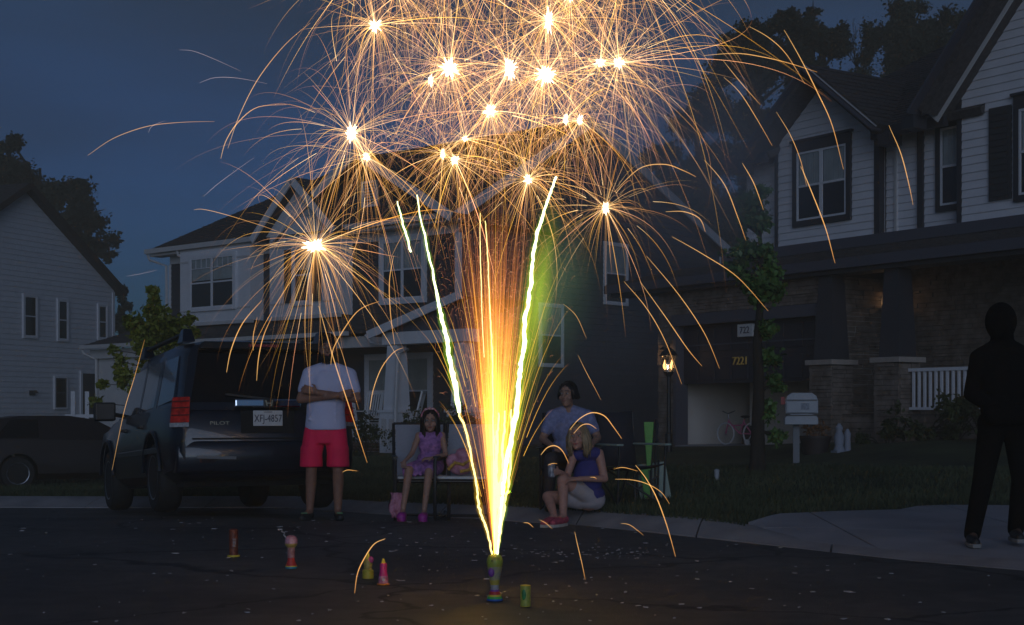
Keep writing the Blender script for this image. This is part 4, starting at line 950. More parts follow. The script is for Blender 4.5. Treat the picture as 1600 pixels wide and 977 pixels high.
mk('broadleaf_tree', 74, 1400, 0, [(1390,40,36),(1420,60,40),(1385,90,36),(1440,100,40),(1430,30,30),(1400,120,36)], 26000, .36, MT['leafd'], 'broad dark tree crown above the main roof ridge', .38, 8, TG)
mk('broadleaf_tree', 70, 1490, 0, [(1470,40,34),(1500,60,38),(1480,90,38),(1450,70,30),(1520,40,26),(1525,90,34),(1560,60,30)], 24000, .34, MT['leafd'], 'dark tree crown partly hidden by the big steep gable roof', .36, 9, TG)
def twigs(Y, px, py0, py1, n, seed, zb=0):
    g = random.Random(seed); t = empty('bare_tree', ((px-800)/FPX*Y, Y, zb), 0, 'bare branching tree top against the blue sky gap between the dark crowns', 'tree')
    b = MB()
    def br(p, d, L_, r, k):
        q = p+d*L_; b.tube([p, p.lerp(q, .5)+Vector((g.uniform(-.1,.1),0,0))*L_, q], [r, r*.8, r*.6], 5)
        if k:
            for _ in range(3): br(p.lerp(q, g.uniform(.5, 1)), (d+Vector((g.uniform(-.6,.6), g.uniform(-.6,.6), g.uniform(.0,.5)))).normalized(), L_*g.uniform(.5,.75), r*.55, k-1)
    H = CZ+(HY-py0)*Y/FPX-zb; br(Vector((0,0,0)), Vector((0,0,1)), H*.8, .16, 0); br(Vector((0,0,H*.8)), Vector((-.1,0,1)).normalized(), H*.11, .10, 4)
    b.build('trunk', MT['bark'], t, smooth=True)
twigs(73, 1352, 55, 130, 1, 5)
# distant tree belt
for i, (px, py, Y) in enumerate(((230,585,110),(300,560,118),(150,590,105),(1150,470,95))):
    mk('distant_tree', Y, px, -1, [(px-40,py+20,38),(px+10,py,40),(px+50,py+25,40)], 6000, .6, MT['leafd'], ['low dark tree beyond the gap left of the covered porch','low tree beyond the roof of the porch wing','low tree showing behind the corner of the pale gable house','dark tree in the gap between the two right hand houses'][i], .3, 20+i)
# young trees
mk('young_tree', 24, 232, -.25, [(241,455,9),(243,470,10),(238,490,12),(218,520,17),(205,505,12),(250,505,20),(272,512,18),(240,530,22),(215,545,14),(185,565,13),(178,548,8),(195,590,13),(235,565,22),(290,500,11),(300,520,10),(262,535,18),(210,610,10),(190,600,8),(150,630,9),(160,600,7)], 9500, .085, MT['leafy'], 'young lime leaved tree growing behind the parked dark blue suv', .035, 31)
mk('street_tree', 20, 1186, .22, [(1170,320,16),(1185,340,18),(1160,390,20),(1190,400,22),(1150,420,16),(1205,430,18),(1175,450,24),(1210,460,16),(1200,560,16),(1212,600,14),(1200,640,14),(1215,680,12),(1198,520,14),(1190,300,10),(1192,350,12),(1160,350,12)], 9000, .085, MT['leafg'], 'young street tree with thick dark trunk standing before the garage', .105, 32)
def shrub(px, Y, zb, w_, h_, m, label, n=1400, size=.06, seed=1, name='shrub'):
    t = empty(name, ((px-800)/FPX*Y, Y, zb), 0, label, 'shrub'); g = random.Random(seed)
    bl = [((g.uniform(-.5,.5)*w_, g.uniform(-.3,.3)*w_, g.uniform(.25,.8)*h_), g.uniform(.25,.4)*h_) for _ in range(7)]
    b = MB()
    for c, r in bl: b.tube([(0,0,-.1), (c[0]*.5,c[1]*.5,c[2]*.6), c], [.02,.012,.006], 5)
    b.build('stem', MT['bark'], t); leafcloud('foliage', bl, n, size, m, t, seed=seed)
for i, (px, Y, zb, w_, h_) in enumerate(((1440,25.2,.55,1.0,.75),(1490,24.6,.55,1.1,.8),(1540,24,.55,1.2,.9),(1385,25.8,.45,.9,.5),(1600,23.5,.5,1.4,1.0))):
    shrub(px, Y, zb, w_, h_, MT['leaf'], ['low dark shrub under the left end of the white railing','spiky dark shrub below the middle of the white railing','dark shrub at the foot of the white newel post','small shrub between the second stone pier and the railing','large dark shrub at the right edge of the front bed'][i], 2600, .07, 40+i)
for i, (px, Y, zb, w_, h_) in enumerate(((572,33.5,.05,.8,1.0),(640,33.8,.08,.9,.9),(668,33.6,.08,.8,1.1),(720,33.3,.1,1.1,1.1),(770,33.2,.1,1.2,1.0))):
    shrub(px, Y, zb, w_, h_, MT['leaf'], ['small dark shrub before the rocking chairs','low shrub just right of the panelled porch pedestal','rounded dark shrub behind the head of the girl in purple','dark shrub behind the empty grey sling chair','dark shrub hidden behind the jet of sparks'][i], 2400, .06, 60+i)

# ------------------------------------------------------------------ rocking chairs on the porch
def rocker(loc, rz, label):
    t = empty('rocking_chair', loc, rz, label, 'rocking chair', 'white rocking chairs on the porch'); W_ = MT['wood']
    for s in (-1, 1):
        b = MB(); b.tube([(s*.26,-.45,.07),(s*.26,-.2,.015),(s*.26,.1,.015),(s*.26,.45,.10)], .022, 6); b.build('rocker_rail', W_, t, smooth=True)
        b = MB(); b.bar((s*.26,-.24,.02),(s*.26,-.24,.66),.045,.045); b.build('leg', W_, t)
        b = MB(); b.bar((s*.26,.20,.03),(s*.26,.26,.45),.045,.045); b.bar((s*.26,.26,.45),(s*.25,.44,1.16),.045,.045); b.build('back_post', W_, t)
        b = MB(); b.bar((s*.27,-.30,.68),(s*.27,.30,.66),.09,.025); b.build('armrest', W_, t)
    for z, y in ((1.14,.435),(.52,.28)): b = MB(); b.bar((-.26,y,z),(.26,y,z),.07,.03,up=(0,1,0)); b.build('back_rail', W_, t)
    for i in range(6): x = -.19+i*.076; b = MB(); b.bar((x,.285,.54),(x,.43,1.12),.045,.014,up=(0,1,0)); b.build('back_slat', W_, t)
    for i in range(5): y = -.22+i*.105; b = MB(); b.box(-.25,.25,y-.042,y+.042,.42,.44); b.build('seat_slat', W_, t)
    for z in (.2,.3): b = MB(); b.bar((-.26,-.24,z),(.26,-.24,z),.025,.025); b.build('stretcher', W_, t)
def onCH(x, y, z): return CH_.matrix_basis @ Vector((x, y, z))
ACH = math.atan2(-.661, .750)
rocker(onCH(-2.3,-1.1,.42), ACH+R(10), 'white slatted rocking chair standing on the porch just left of the pedestal')
rocker(onCH(-.9,-1.0,.42), ACH-R(55), 'white rocking chair on the porch half hidden behind the tapered column')
rocker(onCH(-3.0,-.9,.42), ACH+R(80), 'white rocking chair on the porch turned sideways behind the standing man')

# ------------------------------------------------------------------ mailbox, lamp post, bicycle and small yard things
mb_ = empty('mailbox', ((1252-800)/FPX*23.5, 23.5, .2), R(-8), 'twin white plastic mailbox with red flag on a grey post', 'mailbox')
b = MB(); b.box(-.13,-.03,-.05,.05,-.1,1.05); b.build('post', mat('grey_post', (.22,.23,.25), .7), mb_)
def mbox(z0, h, w0, w1, name):
    b = MB(); pr = [(-w0,z0),(w1,z0),(w1,z0+h*.62),(w1-.03,z0+h*.85),(w1-.1,z0+h),(-w0+.1,z0+h),(-w0+.03,z0+h*.85),(-w0,z0+h*.62)]
    b.prism(pr, -.24, .24); return b.build(name, MT['mailw'], mb_, bevel=.012)
m1 = mbox(.66,.17,.27,.25,'paper_holder'); m2 = mbox(.835,.33,.26,.25,'mailbox_shell')
b = MB(); b.box(-.24,.23,-.262,-.242,.85,1.03); b.build('mailbox_door', MT['mailw'], m2, bevel=.006)
b = MB(); b.box(-.02,.11,-.272,-.263,.90,1.0); b.build('door_notice', mat('notice', (.25,.27,.32), .6, noise=.5, nscale=40), m2)
b = MB(); b.box(-.25,.24,-.27,-.245,1.045,1.055); b.build('door_lip', MT['black'], m2)
b = MB(); b.box(-.25,.24,-.262,-.25,.80,.815); b.build('shelf_gap', MT['black'], m1)
b = MB(); b.box(-.33,-.27,-.22,-.2,.98,1.10); b.box(-.29,-.265,-.22,-.0,1.0,1.03); b.build('flag', MT['redp'], m2)
lp = empty('lamp_post', ((1045-800)/FPX*27.5, 27.5, .25), 0, 'black lamp post with lit warm glass lantern before the stone garage corner', 'lamp post')
b = MB(); b.tube([(0,0,-.1),(0,0,.4),(0,0,.42),(0,0,1.48)], [.07,.07,.045,.035], 12); b.build('post', MT['black'], lp, smooth=True)
lt = MB(); lt.lathe([(.02,1.46),(.07,1.5),(.10,1.56)], 12); lt.lathe([(.18,1.86),(.12,1.95),(.03,2.02),(.015,2.07)], 12); lo = lt.build('lantern_cap', MT['black'], lp)
for a in range(6):
    t = a*PI/3; b = MB(); b.bar((.10*math.cos(t),.10*math.sin(t),1.56),(.17*math.cos(t),.17*math.sin(t),1.87),.012,.012); b.build('lantern_bar', MT['black'], lo)
    t2 = t+PI/3; q = MB(); q.add([(.097*math.cos(t),.097*math.sin(t),1.565),(.097*math.cos(t2),.097*math.sin(t2),1.565),(.165*math.cos(t2),.165*math.sin(t2),1.865),(.165*math.cos(t),.165*math.sin(t),1.865)], [(0,1,2,3)]); q.build('lantern_glass', glassmat('lantern_pane', refl=.3, see=.9, rough=.15), lo)
BULB = emat('candle_bulb', (1,.50,.16), 4)
for x in (-.075, .055, ): b = MB(); b.lathe([(.006,1.60),(.03,1.64),(.034,1.69),(.012,1.76),(.004,1.79)], 10, (x,0,0)); b.build('bulb', BULB, lo, smooth=True)
lantern_light(lp, (0,0,1.7), 6.0, .05)
wl = empty('wall_lantern', RH.matrix_basis @ Vector((-3.2,-1.95,2.35)), RH.rotation_euler.z, 'small lit wall lantern on the stone strip beside the garage door', 'lantern')
b = MB(); b.box(-.05,.05,.06,.12,-.12,.12); b.bar((0,.08,.1),(0,-.02,.14),.02,.02); b.lathe([(.09,.09),(.02,.16)], 8); b.lathe([(.05,-.14),(.06,-.12)], 8); b.build('bracket', MT['black'], wl)
b = MB(); b.ball((0,-.0,-.02), (.028,.028,.05)); b.build('bulb', BULB, wl, smooth=True)
lantern_light(wl, (0,-.05,-.03), 2.5, .04)
# child's bicycle in the garage
bk = empty('childs_bicycle', RH.matrix_basis @ Vector((-1.62,-1.15,.345)), RH.rotation_euler.z+R(8), 'small pink and white child bicycle with training wheels inside the garage', 'bicycle')
pk_ = mat('pink_bike_paint', (.45,.10,.20), .35); wtyre = mat('white_tyre', (.45,.45,.46), .6)
for i, x in enumerate((-.36,.36)):
    b = MB(); pts = [(x+.23*math.cos(t), 0, .25+.23*math.sin(t)) for t in [2*PI*k/24 for k in range(25)]]; b.tube(pts, .02, 6, cap=False); wo = b.build('wheel', wtyre, bk, smooth=True)
    b = MB()
    for k in range(8): t = PI*k/8; b.bar((x-.22*math.cos(t),0,.25-.22*math.sin(t)),(x+.22*math.cos(t),0,.25+.22*math.sin(t)),.004,.004)
    b.build('spoke', MT['rim'], wo)
b = MB()
for a, c in (((-.36,.25),(-.27,.56)),((-.28,.52),(.02,.26)),((.02,.26),(.16,.56)),((-.27,.42),(.13,.44)),((.02,.26),(.36,.25)),((.36,.25),(.14,.50))): b.tube([(a[0],0,a[1]),(c[0],0,c[1])], .016, 8)
b.build('frame', pk_, bk, smooth=True)
b = MB(); b.tube([(-.27,0,.54),(-.30,0,.68),(-.28,-.2,.74)], .012); b.tube([(-.30,0,.68),(-.28,.2,.74)], .012); b.build('handlebar', MT['rim'], bk)
b = MB(); b.ball((.18,0,.62), (.12,.07,.03)); b.tube([(.16,0,.56),(.18,0,.62)], .014); b.build('saddle', MT['black'], bk, smooth=True)
for s in (-1, 1): b = MB(); b.lathe([(.03,-.012),(.065,-.012),(.065,.012),(.03,.012)], 14, (.36, s*.16, .075), Matrix.Rotation(R(90), 4, 'X')); b.bar((.36,0,.25),(.36,s*.15,.08),.012,.012); b.build('training_wheel', wtyre, bk)
# utility marker, bucket, flower pot
um = empty('marker_stake', ((1120-800)/FPX*19, 19, .17), 0, 'short white plastic marker stake standing in the lawn', 'stake')
b = MB(); b.tube([(0,0,-.05),(0,0,.12)], .032, 12); b.lathe([(.036,.12),(.036,.14),(.01,.155)], 12); b.build('stake_tube', MT['mailw'], um, smooth=True)
def pot(px, Y, z, label, r, h, m, flower=None, name='flower_pot', cat='plant pot'):
    t = empty(name, ((px-800)/FPX*Y, Y, z), 0, label, cat); b = MB(); b.lathe([(r*.72,0),(r,h),(r*1.08,h),(r*1.08,h+.04),(r*.95,h+.04),(r*.9,h-.02)], 18); b.build('pot_body', m, t, smooth=True)
    leafcloud('foliage', [((0,0,h+.12), r*1.1), ((.08,0,h+.2), r*.8), ((-.1,.05,h+.16), r*.8)], 260, .06, flower or MT['leaf'], t, seed=int(px))
pot(1274, 24.8, .28, 'dark flower pot with dull orange blooms beside the mailbox', .26, .34, mat('dark_pot', (.04,.03,.03), .6), mat('orange_bloom', (.22,.10,.04), .7, noise=.5, nscale=20))
gn = empty('garden_statue', ((1316-800)/FPX*24.5, 24.5, .3), R(20), 'pale weathered garden ornament by the front bed right of the mailbox', 'garden ornament')
b = MB(); b.box(-.16,.18,-.10,.10,0,.12); b.lathe([(.10,.12),(.07,.2),(.09,.34),(.05,.44),(.065,.50),(.02,.57)], 14, (-.06,0,0)); b.lathe([(.06,.12),(.05,.3),(.06,.40),(.02,.48)], 12, (.1,0,0)); b.build('stone_figure', MT['sling'], gn, smooth=True)

# ------------------------------------------------------------------ folding things by the curb
FR = MT['black']
def patio_chair(loc, rz, label, pillow=True):
    t = empty('sling_chair', loc, rz, label, 'chair', 'metal framed sling chairs at the curb')
    for s in (-1, 1):
        b = MB(); x = s*.27
        b.tube([(x,-.28,.62),(x,-.30,.55),(x,-.30,.06),(x,-.27,.025),(x,.30,.025),(x,.36,.05)], .018, 8); b.tube([(x,-.28,.62),(x,.26,.62)], .018, 8); b.build('side_frame', FR, t, smooth=True)
        b = MB(); b.bar((x,-.28,.645),(x,.24,.645),.05,.02); b.build('armrest', FR, t, bevel=.006)
        b = MB(); b.tube([(x,.14,.40),(x,.26,.62),(x,.38,.98)], .016, 8); b.build('back_post', FR, t, smooth=True)
    for a in (((-.27,-.27,.42),(.27,-.27,.42)), ((-.27,.16,.38),(.27,.16,.38)), ((-.27,.38,.98),(.27,.38,.98)), ((-.27,.30,.025),(.27,.30,.025))): b = MB(); b.tube(a, .014, 8); b.build('cross_bar', FR, t)
    k = 8; V = []; 
    for i in range(k+1):
        f = i/k; sag = .03*math.sin(PI*f)
        V += [(-.25,.15+.23*f+sag,.40+.58*f), (.25,.15+.23*f+sag,.40+.58*f)]
    b = MB(); b.add([(x, y-.006, z) for x, y, z in V]+[(x, y+.006, z) for x, y, z in V], [(2*i,2*i+1,2*i+3,2*i+2) for i in range(k)]+[(2*k+2+2*i+2,2*k+2+2*i+3,2*k+2+2*i+1,2*k+2+2*i) for i in range(k)]); b.build('back_sling', MT['sling'], t, fix=False)
    b = MB(); b.box(-.25,.25,-.28,.17,.40,.455); b.build('seat_cushion', MT['cushion'], t, bevel=.022)
    return t
GA = P(664, 806, 15.0); GA.z = 0
patio_chair((GA.x-.05, 15.12, -.045), R(6), 'black metal sling chair in which the girl in the purple dress sits')
patio_chair((-.46, 14.95, -.04), R(-8), 'empty grey sling chair with a pale cushion beside the seated girl')
bg_ = empty('pink_bag', (-.52, 14.83, .42), 0, 'pink cloth bag with gold trim lying on the empty chair seat', 'bag')
def remesh(o, v, sm_=6):
    m = o.modifiers.new('remesh', 'REMESH'); m.mode = 'VOXEL'; m.voxel_size = v; m.use_smooth_shade = True
    s = o.modifiers.new('smooth', 'SMOOTH'); s.factor = .5; s.iterations = sm_; return o
b = MB(); b.ball((0,0,.09),(.13,.08,.09)); b.ball((.08,.0,.15),(.09,.07,.10)); b.ball((-.07,.02,.14),(.08,.06,.08)); b.ball((.02,-.02,.22),(.07,.05,.06)); remesh(b.build('bag_body', MT['pinkcloth'], bg_), .012, 3)
b = MB(); b.tube([(-.12,-.07,.06),(-.05,-.09,.13),(.03,-.09,.11),(.12,-.08,.17),(.10,-.09,.06),(.0,-.10,.04)], .018, 8); b.build('gold_strap', MT['goldcloth'], bg_, smooth=True)
pb = empty('pink_blanket', (GA.x-.27, 14.72, -.02), 0, 'small pink cloth on the ground beside the left leg of the girl', 'cloth')
b = MB(); v = []
for i in range(9):
    z = .27-.25*i/8
    for j in range(7): v.append((-.06+.12*j/6+.015*math.sin(i), .03*math.sin(j*2.1+i*.6), z))
b.add(v, [(i*7+j, i*7+j+1, (i+1)*7+j+1, (i+1)*7+j) for i in range(8) for j in range(6)]); o = b.build('cloth_fold', MT['pinkcloth'], pb, smooth=2); s_ = o.modifiers.new('thick', 'SOLIDIFY'); s_.thickness = .012
# camp chair the woman sits in, and an empty one with lime trim beside the folded lime one
def camp_chair(loc, rz, label, acc):
    t = empty('camp_chair', loc, rz, label, 'camp chair', 'folding camp chairs on the grass'); 
    for s in (-1, 1):
        for a, c in (((s*.28,-.25,0),(-s*.22,.25,.42)), ((s*.28,-.25,0),(s*.28,-.28,.60)), ((s*.28,.25,0),(s*.28,.30,.95)), ((s*.28,-.25,.02),(s*.26,.26,.42))): b = MB(); b.tube((a, c), .011, 8); b.build('leg', FR, t)
        b = MB(); b.box(min(s*.25,s*.33),max(s*.25,s*.33),-.32,.28,.60,.62); ar = b.build('armrest', acc, t, bevel=.008)
    def sheet(n, pts, m):
        b = MB(); k = len(pts); v = [(x_, y, z) for y, z in pts for x_ in (-.27,-.09,.09,.27)]; v = [(x, y+(.0 if abs(x) > .2 else .025), z-(.0 if abs(x) > .2 else .02)) for x, y, z in v]
        b.add(v, [(4*i+j,4*i+j+1,4*i+j+5,4*i+j+4) for i in range(k-1) for j in range(3)]); o = b.build(n, m, t, smooth=2); q = o.modifiers.new('thick', 'SOLIDIFY'); q.thickness = .012; return o
    dk = MT.setdefault('campcloth', mat('dark_camp_cloth', (.03,.032,.045), .9))
    sheet('seat', [(-.27,.42),(-.1,.38),(.1,.375),(.22,.39)], dk); sheet('backrest', [(.22,.40),(.26,.6),(.29,.8),(.31,.95)], dk); return t
camp_chair((.575, 14.72, .10), R(-4), 'dark camp chair in which the woman in the blue tee sits', MT['black'])
camp_chair((1.16, 14.9, .12), R(30), 'empty dark camp chair with pale lime arm trim beside the seated woman', MT['paleg'])
gc = empty('folded_camp_chair', ((1014-800)/FPX*16.0, 16.0, .12), R(-10), 'bright lime folded chair standing upright with a pale green side panel', 'folded chair')
b = MB(); b.add([(-.055,-.03,.83),(.055,-.03,.83),(.018,-.05,.30),(-.018,-.05,.30),(-.055,.03,.83),(.055,.03,.83),(.018,.0,.30),(-.018,.0,.30)], [(0,1,2,3),(7,6,5,4),(0,4,5,1),(1,5,6,2),(2,6,7,3),(3,7,4,0)]); b.build('carry_sleeve', MT['lime'], gc, bevel=.008)
b = MB(); b.add([(-.10,-.05,.36),(-.005,-.05,.30),(.02,-.05,.02),(-.04,-.05,.0),(-.10,-.03,.36),(-.005,-.03,.30),(.02,-.03,.02),(-.04,-.03,.0)], [(0,1,2,3),(7,6,5,4),(0,4,5,1),(1,5,6,2),(2,6,7,3),(3,7,4,0)]); b.build('lower_sleeve', MT['lime'], gc)
b = MB(); b.add([(-.14,.05,.36),(.17,.05,.40),(.24,.05,.0),(-.10,.05,-.02),(-.14,.07,.36),(.17,.07,.40),(.24,.07,.0),(-.10,.07,-.02)], [(0,1,2,3),(7,6,5,4),(0,4,5,1),(1,5,6,2),(2,6,7,3),(3,7,4,0)]); b.build('side_panel', MT['paleg'], gc)
for x, z in ((.075,.86), (.03,.5), (.105,.42), (-.12,.32)): b = MB(); b.tube([(x-.01,-.02,-.02),(x,0,z)], .011, 8); b.build('pole', FR, gc)
b = MB(); b.bar((-.12,-.02,.10),(.10,-.02,.24),.016,.02); b.bar((-.12,-.02,.28),(.1,-.02,.12),.016,.02); b.build('cross_brace', FR, gc)

# ------------------------------------------------------------------ fireworks standing on the road
def shell(name, px, py, Y, label, prof, bands, extra=None, cat='firework', n=24):
    """turned cardboard body; bands split its height into coloured parts"""
    o = P(px, py, Y); t = empty(name, (o.x, o.y, float(roadZ(np.array(o.x), np.array(Y)))+.004), 0, label, cat)
    zs = [p[1] for p in prof]
    def rad(z): return float(np.interp(z, zs, [p[0] for p in prof]))
    for nm, z0, z1, m in bands:
        pts = sorted({z0, z1} | {z for z in zs if z0 < z < z1}); b = MB(); b.lathe([(rad(min(max(z, z0+1e-4), z1-1e-4)), z) for z in pts], n); b.build(nm, m, t, smooth=True)
    return t
def fm(n, c, nz_=.35, c2=None, sc=40): return mat(n, c, .45, noise=nz_, nscale=sc, color2=c2)
red_, ora, yel, grn, blu, pur = [fm('band_'+n, c, .1) for n, c in (('red',(.50,.03,.03)),('orange',(.60,.22,.03)),('yellow',(.65,.52,.05)),('green',(.06,.42,.08)),('blue',(.03,.12,.42)),('purple',(.20,.05,.30)))]
MF = shell('fountain_firework', 773, 940, 8.2, 'cone topped firework with rainbow striped foot, the one shooting sparks', [(.044,0),(.046,.004),(.024,.062),(.022,.072),(.030,.12),(.042,.185),(.046,.215),(.043,.236),(.032,.252),(.012,.260)],
   [('blue_band',0,.012,blu),('green_band',.012,.024,grn),('yellow_band',.024,.034,yel),('red_band',.034,.052,red_),('purple_band',.052,.062,pur),('white_stem',.062,.088,fm('stem_paper',(.36,.33,.34))),('yellow_stem',.088,.115,fm('gold_paper',(.48,.36,.06))),
    ('printed_body',.115,.19,fm('pale_print',(.34,.34,.44),.4,(.46,.40,.12),30)),('yellow_dome',.19,.26,fm('yellow_print',(.55,.44,.05),.4,(.30,.42,.06),45))])
b = MB(); b.ball((-.018,-.034,.16),(.018,.012,.026)); b.build('printed_purple_patch', pur, MF, smooth=True)
b = MB(); b.ball((-.013,-.038,.224),(.006,.006,.006)); b.build('fuse_hole', MT['black'], MF)
S2 = shell('spent_firework', 455, 869, 9.9, 'pink domed firework with slim red stem and rainbow foot', [(.040,0),(.040,.014),(.026,.05),(.024,.06),(.027,.14),(.040,.155),(.043,.165),(.042,.19),(.033,.212),(.012,.222)],
   [('blue_band',0,.012,fm('teal_band',(.03,.25,.35),.1)),('yellow_band',.012,.018,yel),('red_band',.018,.07,red_),('stem',.07,.14,fm('stem_red',(.42,.06,.10),.5,(.55,.32,.30))),('gold_collar',.14,.168,fm('gold_collar_paper',(.42,.30,.08))),('pink_dome',.168,.222,fm('pink_print',(.62,.16,.28),.4,(.70,.42,.48)))])
b = MB(); b.tube([(-.03,0,.20),(-.05,0,.225),(-.045,.01,.24),(-.065,0,.245),(-.06,0,.262),(-.09,0,.26)], .005, 6); b.build('burnt_fuse', MT['paper'], S2, smooth=True)
S3 = shell('rocket_tube', 365, 851, 10.7, 'dark red cardboard tube firework with vertical white lettering', [(.045,0),(.045,.012),(.032,.014),(.033,.195),(.02,.204)], [('base_disc',0,.013,yel),('tube',.013,.204,fm('dark_red_print',(.16,.02,.02),.5,(.26,.07,.03)))])
text('FIRE', .034, MT['paper'], S3, Matrix.Translation((.014,-.034,.105)) @ RX @ Matrix.Rotation(R(90), 4, 'Z'), 'tube_letters', .002)
S4 = shell('small_cone_firework', 575, 894, 9.3, 'small yellow firework with green printed cone, behind the pink one', [(.036,0),(.036,.05),(.026,.06),(.028,.10),(.016,.13),(.012,.145),(.004,.165)], [('yellow_box',0,.055,fm('yellow_box_print',(.62,.45,.04),.3,(.35,.38,.05))),('green_cone',.055,.125,fm('green_gold_print',(.30,.32,.10),.5,(.50,.36,.08))),('yellow_tip',.125,.165,yel)])
b = MB(); b.ball((.020,-.012,.118),(.018,.014,.022)); b.build('pink_flap', fm('pink_paper',(.55,.06,.22)), S4, smooth=True)
S5 = shell('small_tube_firework', 599, 911, 8.95, 'small magenta tube firework with a yellow tip', [(.038,0),(.040,.006),(.030,.012),(.030,.045),(.022,.08),(.022,.125),(.012,.14),(.006,.16)], [('gold_foot',0,.010,ora),('magenta_base',.010,.055,fm('magenta_print',(.48,.05,.20),.5,(.62,.30,.40))),('magenta_tube',.055,.132,fm('magenta_paper',(.58,.02,.18),.2)),('yellow_tip',.132,.16,yel)])
b = MB(); b.ball((.004,-.031,.034),(.010,.005,.010)); b.build('white_star', MT['paper'], S5, smooth=True)
S6 = shell('green_can', 821, 949, 7.95, 'small yellow and green printed can standing right of the spark fountain', [(.026,0),(.028,.003),(.028,.112),(.026,.115),(.004,.119)], [('gold_rim',0,.004,yel),('printed_side',.004,.112,fm('lime_print',(.36,.42,.08),.3,(.50,.48,.08),60)),('gold_lid',.112,.119,yel)])
b = MB(); b.ball((-.006,-.022,.066),(.014,.008,.036)); b.build('green_print', fm('deep_green',(.03,.22,.06)), S6, smooth=True)
# ------------------------------------------------------------------ people
def skinmat(n, c): return mat(n, c, .55, noise=.10, nscale=30, color2=tuple(min(1, x*1.15) for x in c))
def V3(*a): return Vector(a)
def hand(b, wrist, d, palm_n, size=.18, curl=.5, thumb=1, rf=.0085):
    """palm plus four unequal bent fingers and a thumb from the side of the palm"""
    d = Vector(d).normalized(); n = Vector(palm_n).normalized(); s = d.cross(n).normalized(); n = s.cross(d).normalized(); w = Vector(wrist)
    pl = size*.50
    for k in (-1.4,-.5,.5,1.4): b.cap(w+d*pl*.1+s*k*size*.07, rf*1.35, w+d*pl+s*k*size*.125, rf*1.25, 8)
    b.cap(w, rf*2.0, w+d*pl*.6, rf*1.8, 10)
    for k, ln in ((-1.5,.36),(-.5,.46),(.5,.50),(1.5,.44)):
        p = w+d*pl+s*k*size*.125; a = 0; q = p; seg = size*ln/2.4
        for j in range(3):
            a += curl*(.55+.25*j); dd = d*math.cos(a)+n*math.sin(a)+s*k*.04; r_ = q+dd*seg*(1-.18*j); b.cap(q, rf*(1-.08*j), r_, rf*(.9-.08*j), 8); q = r_
    p = w+d*pl*.25+s*thumb*size*.17; q = p+(d*.6+s*thumb*.75+n*.35).normalized()*size*.22; r_ = q+(d*.9+n*.45).normalized()*size*.19
    b.cap(p-s*thumb*size*.05, rf*1.3, q, rf*1.1, 8); b.cap(q, rf*1.05, r_, rf*.85, 8)
def head(p, b, c, h, face, up=(0,0,1), sk=None, eyes=True, lips=(.30,.10,.09), smile=0, parent=None):
    """adds skull, jaw, nose, ears to the body b; returns the frame; eye and lip parts are built on parent. h: head height"""
    f = Vector(face).normalized(); u = Vector(up).normalized(); s = f.cross(u).normalized(); u = s.cross(f).normalized(); c = Vector(c)
    M = Matrix((s, f, u)).transposed()      # local x right, y forward, z up
    k = h/.235
    b.ball(c+M @ V3(0,-.008,.030)*k, (.074*k,.092*k,.090*k), 18, 12, M); b.ball(c+M @ V3(0,.022,-.045)*k, (.056*k,.062*k,.070*k), 16, 10, M)
    b.ball(c+M @ V3(0,.060,-.088)*k, (.026*k,.022*k,.022*k), 10, 8, M)
    b.cap(c+M @ V3(0,.088,.018)*k, .010*k, c+M @ V3(0,.103,-.022)*k, .014*k, 8)
    for q in (-1, 1):
        b.ball(c+M @ V3(q*.074,-.004,-.006)*k, (.010*k,.020*k,.030*k), 8, 8, M); b.ball(c+M @ V3(q*.040,.055,-.030)*k, (.028*k,.026*k,.026*k), 10, 8, M)
        b.cap(c+M @ V3(q*.014,.084,.036)*k, .009*k, c+M @ V3(q*.046,.073,.036)*k, .008*k, 8)
    if parent is not None:
        for q in (-1, 1):
            e = MB(); e.ball(c+M @ V3(q*.031,.077,.014)*k, (.013*k,.009*k,.008*k), 10, 8, M); o = e.build('eye', MT['eye'], parent, smooth=True)
            e = MB(); e.ball(c+M @ V3(q*.031,.085,.014)*k, (.0058*k,.004*k,.0062*k), 8, 6, M); e.build('iris', MT['iris'], o, smooth=True)
            e = MB(); e.cap(c+M @ V3(q*.015,.088,.038)*k, .0035*k, c+M @ V3(q*.048,.074,.038)*k, .003*k, 6); e.build('eyebrow', MT['brow'], parent, smooth=True)
        lm = mat('lips', lips, .5); e = MB()
        for q in (-1, 1): e.cap(c+M @ V3(0,.090,-.056)*k, .0068*k, c+M @ V3(q*.022,.078,-.056+.008*smile)*k, .0035*k, 6)
        e.build('lips', lm, parent, smooth=True)
    return M, k
MT['eye'] = mat('eye_white', (.45,.43,.42), .3); MT['iris'] = mat('dark_iris', (.02,.012,.01), .2); MT['brow'] = mat('dark_brow', (.02,.014,.012), .8)
SK_M = skinmat('tan_skin', (.26,.13,.09)); SK_A = skinmat('light_tan_skin', (.34,.19,.14)); SK_B = skinmat('fair_skin', (.42,.22,.17)); SK_W = skinmat('warm_skin', (.32,.18,.13))
HB = mat('black_hair', (.010,.008,.009), .45, noise=.4, nscale=60, stretch=(1,1,.1)); HBL = mat('blonde_hair', (.30,.20,.11), .5, noise=.4, nscale=70, stretch=(1,1,.1), color2=(.45,.33,.20))
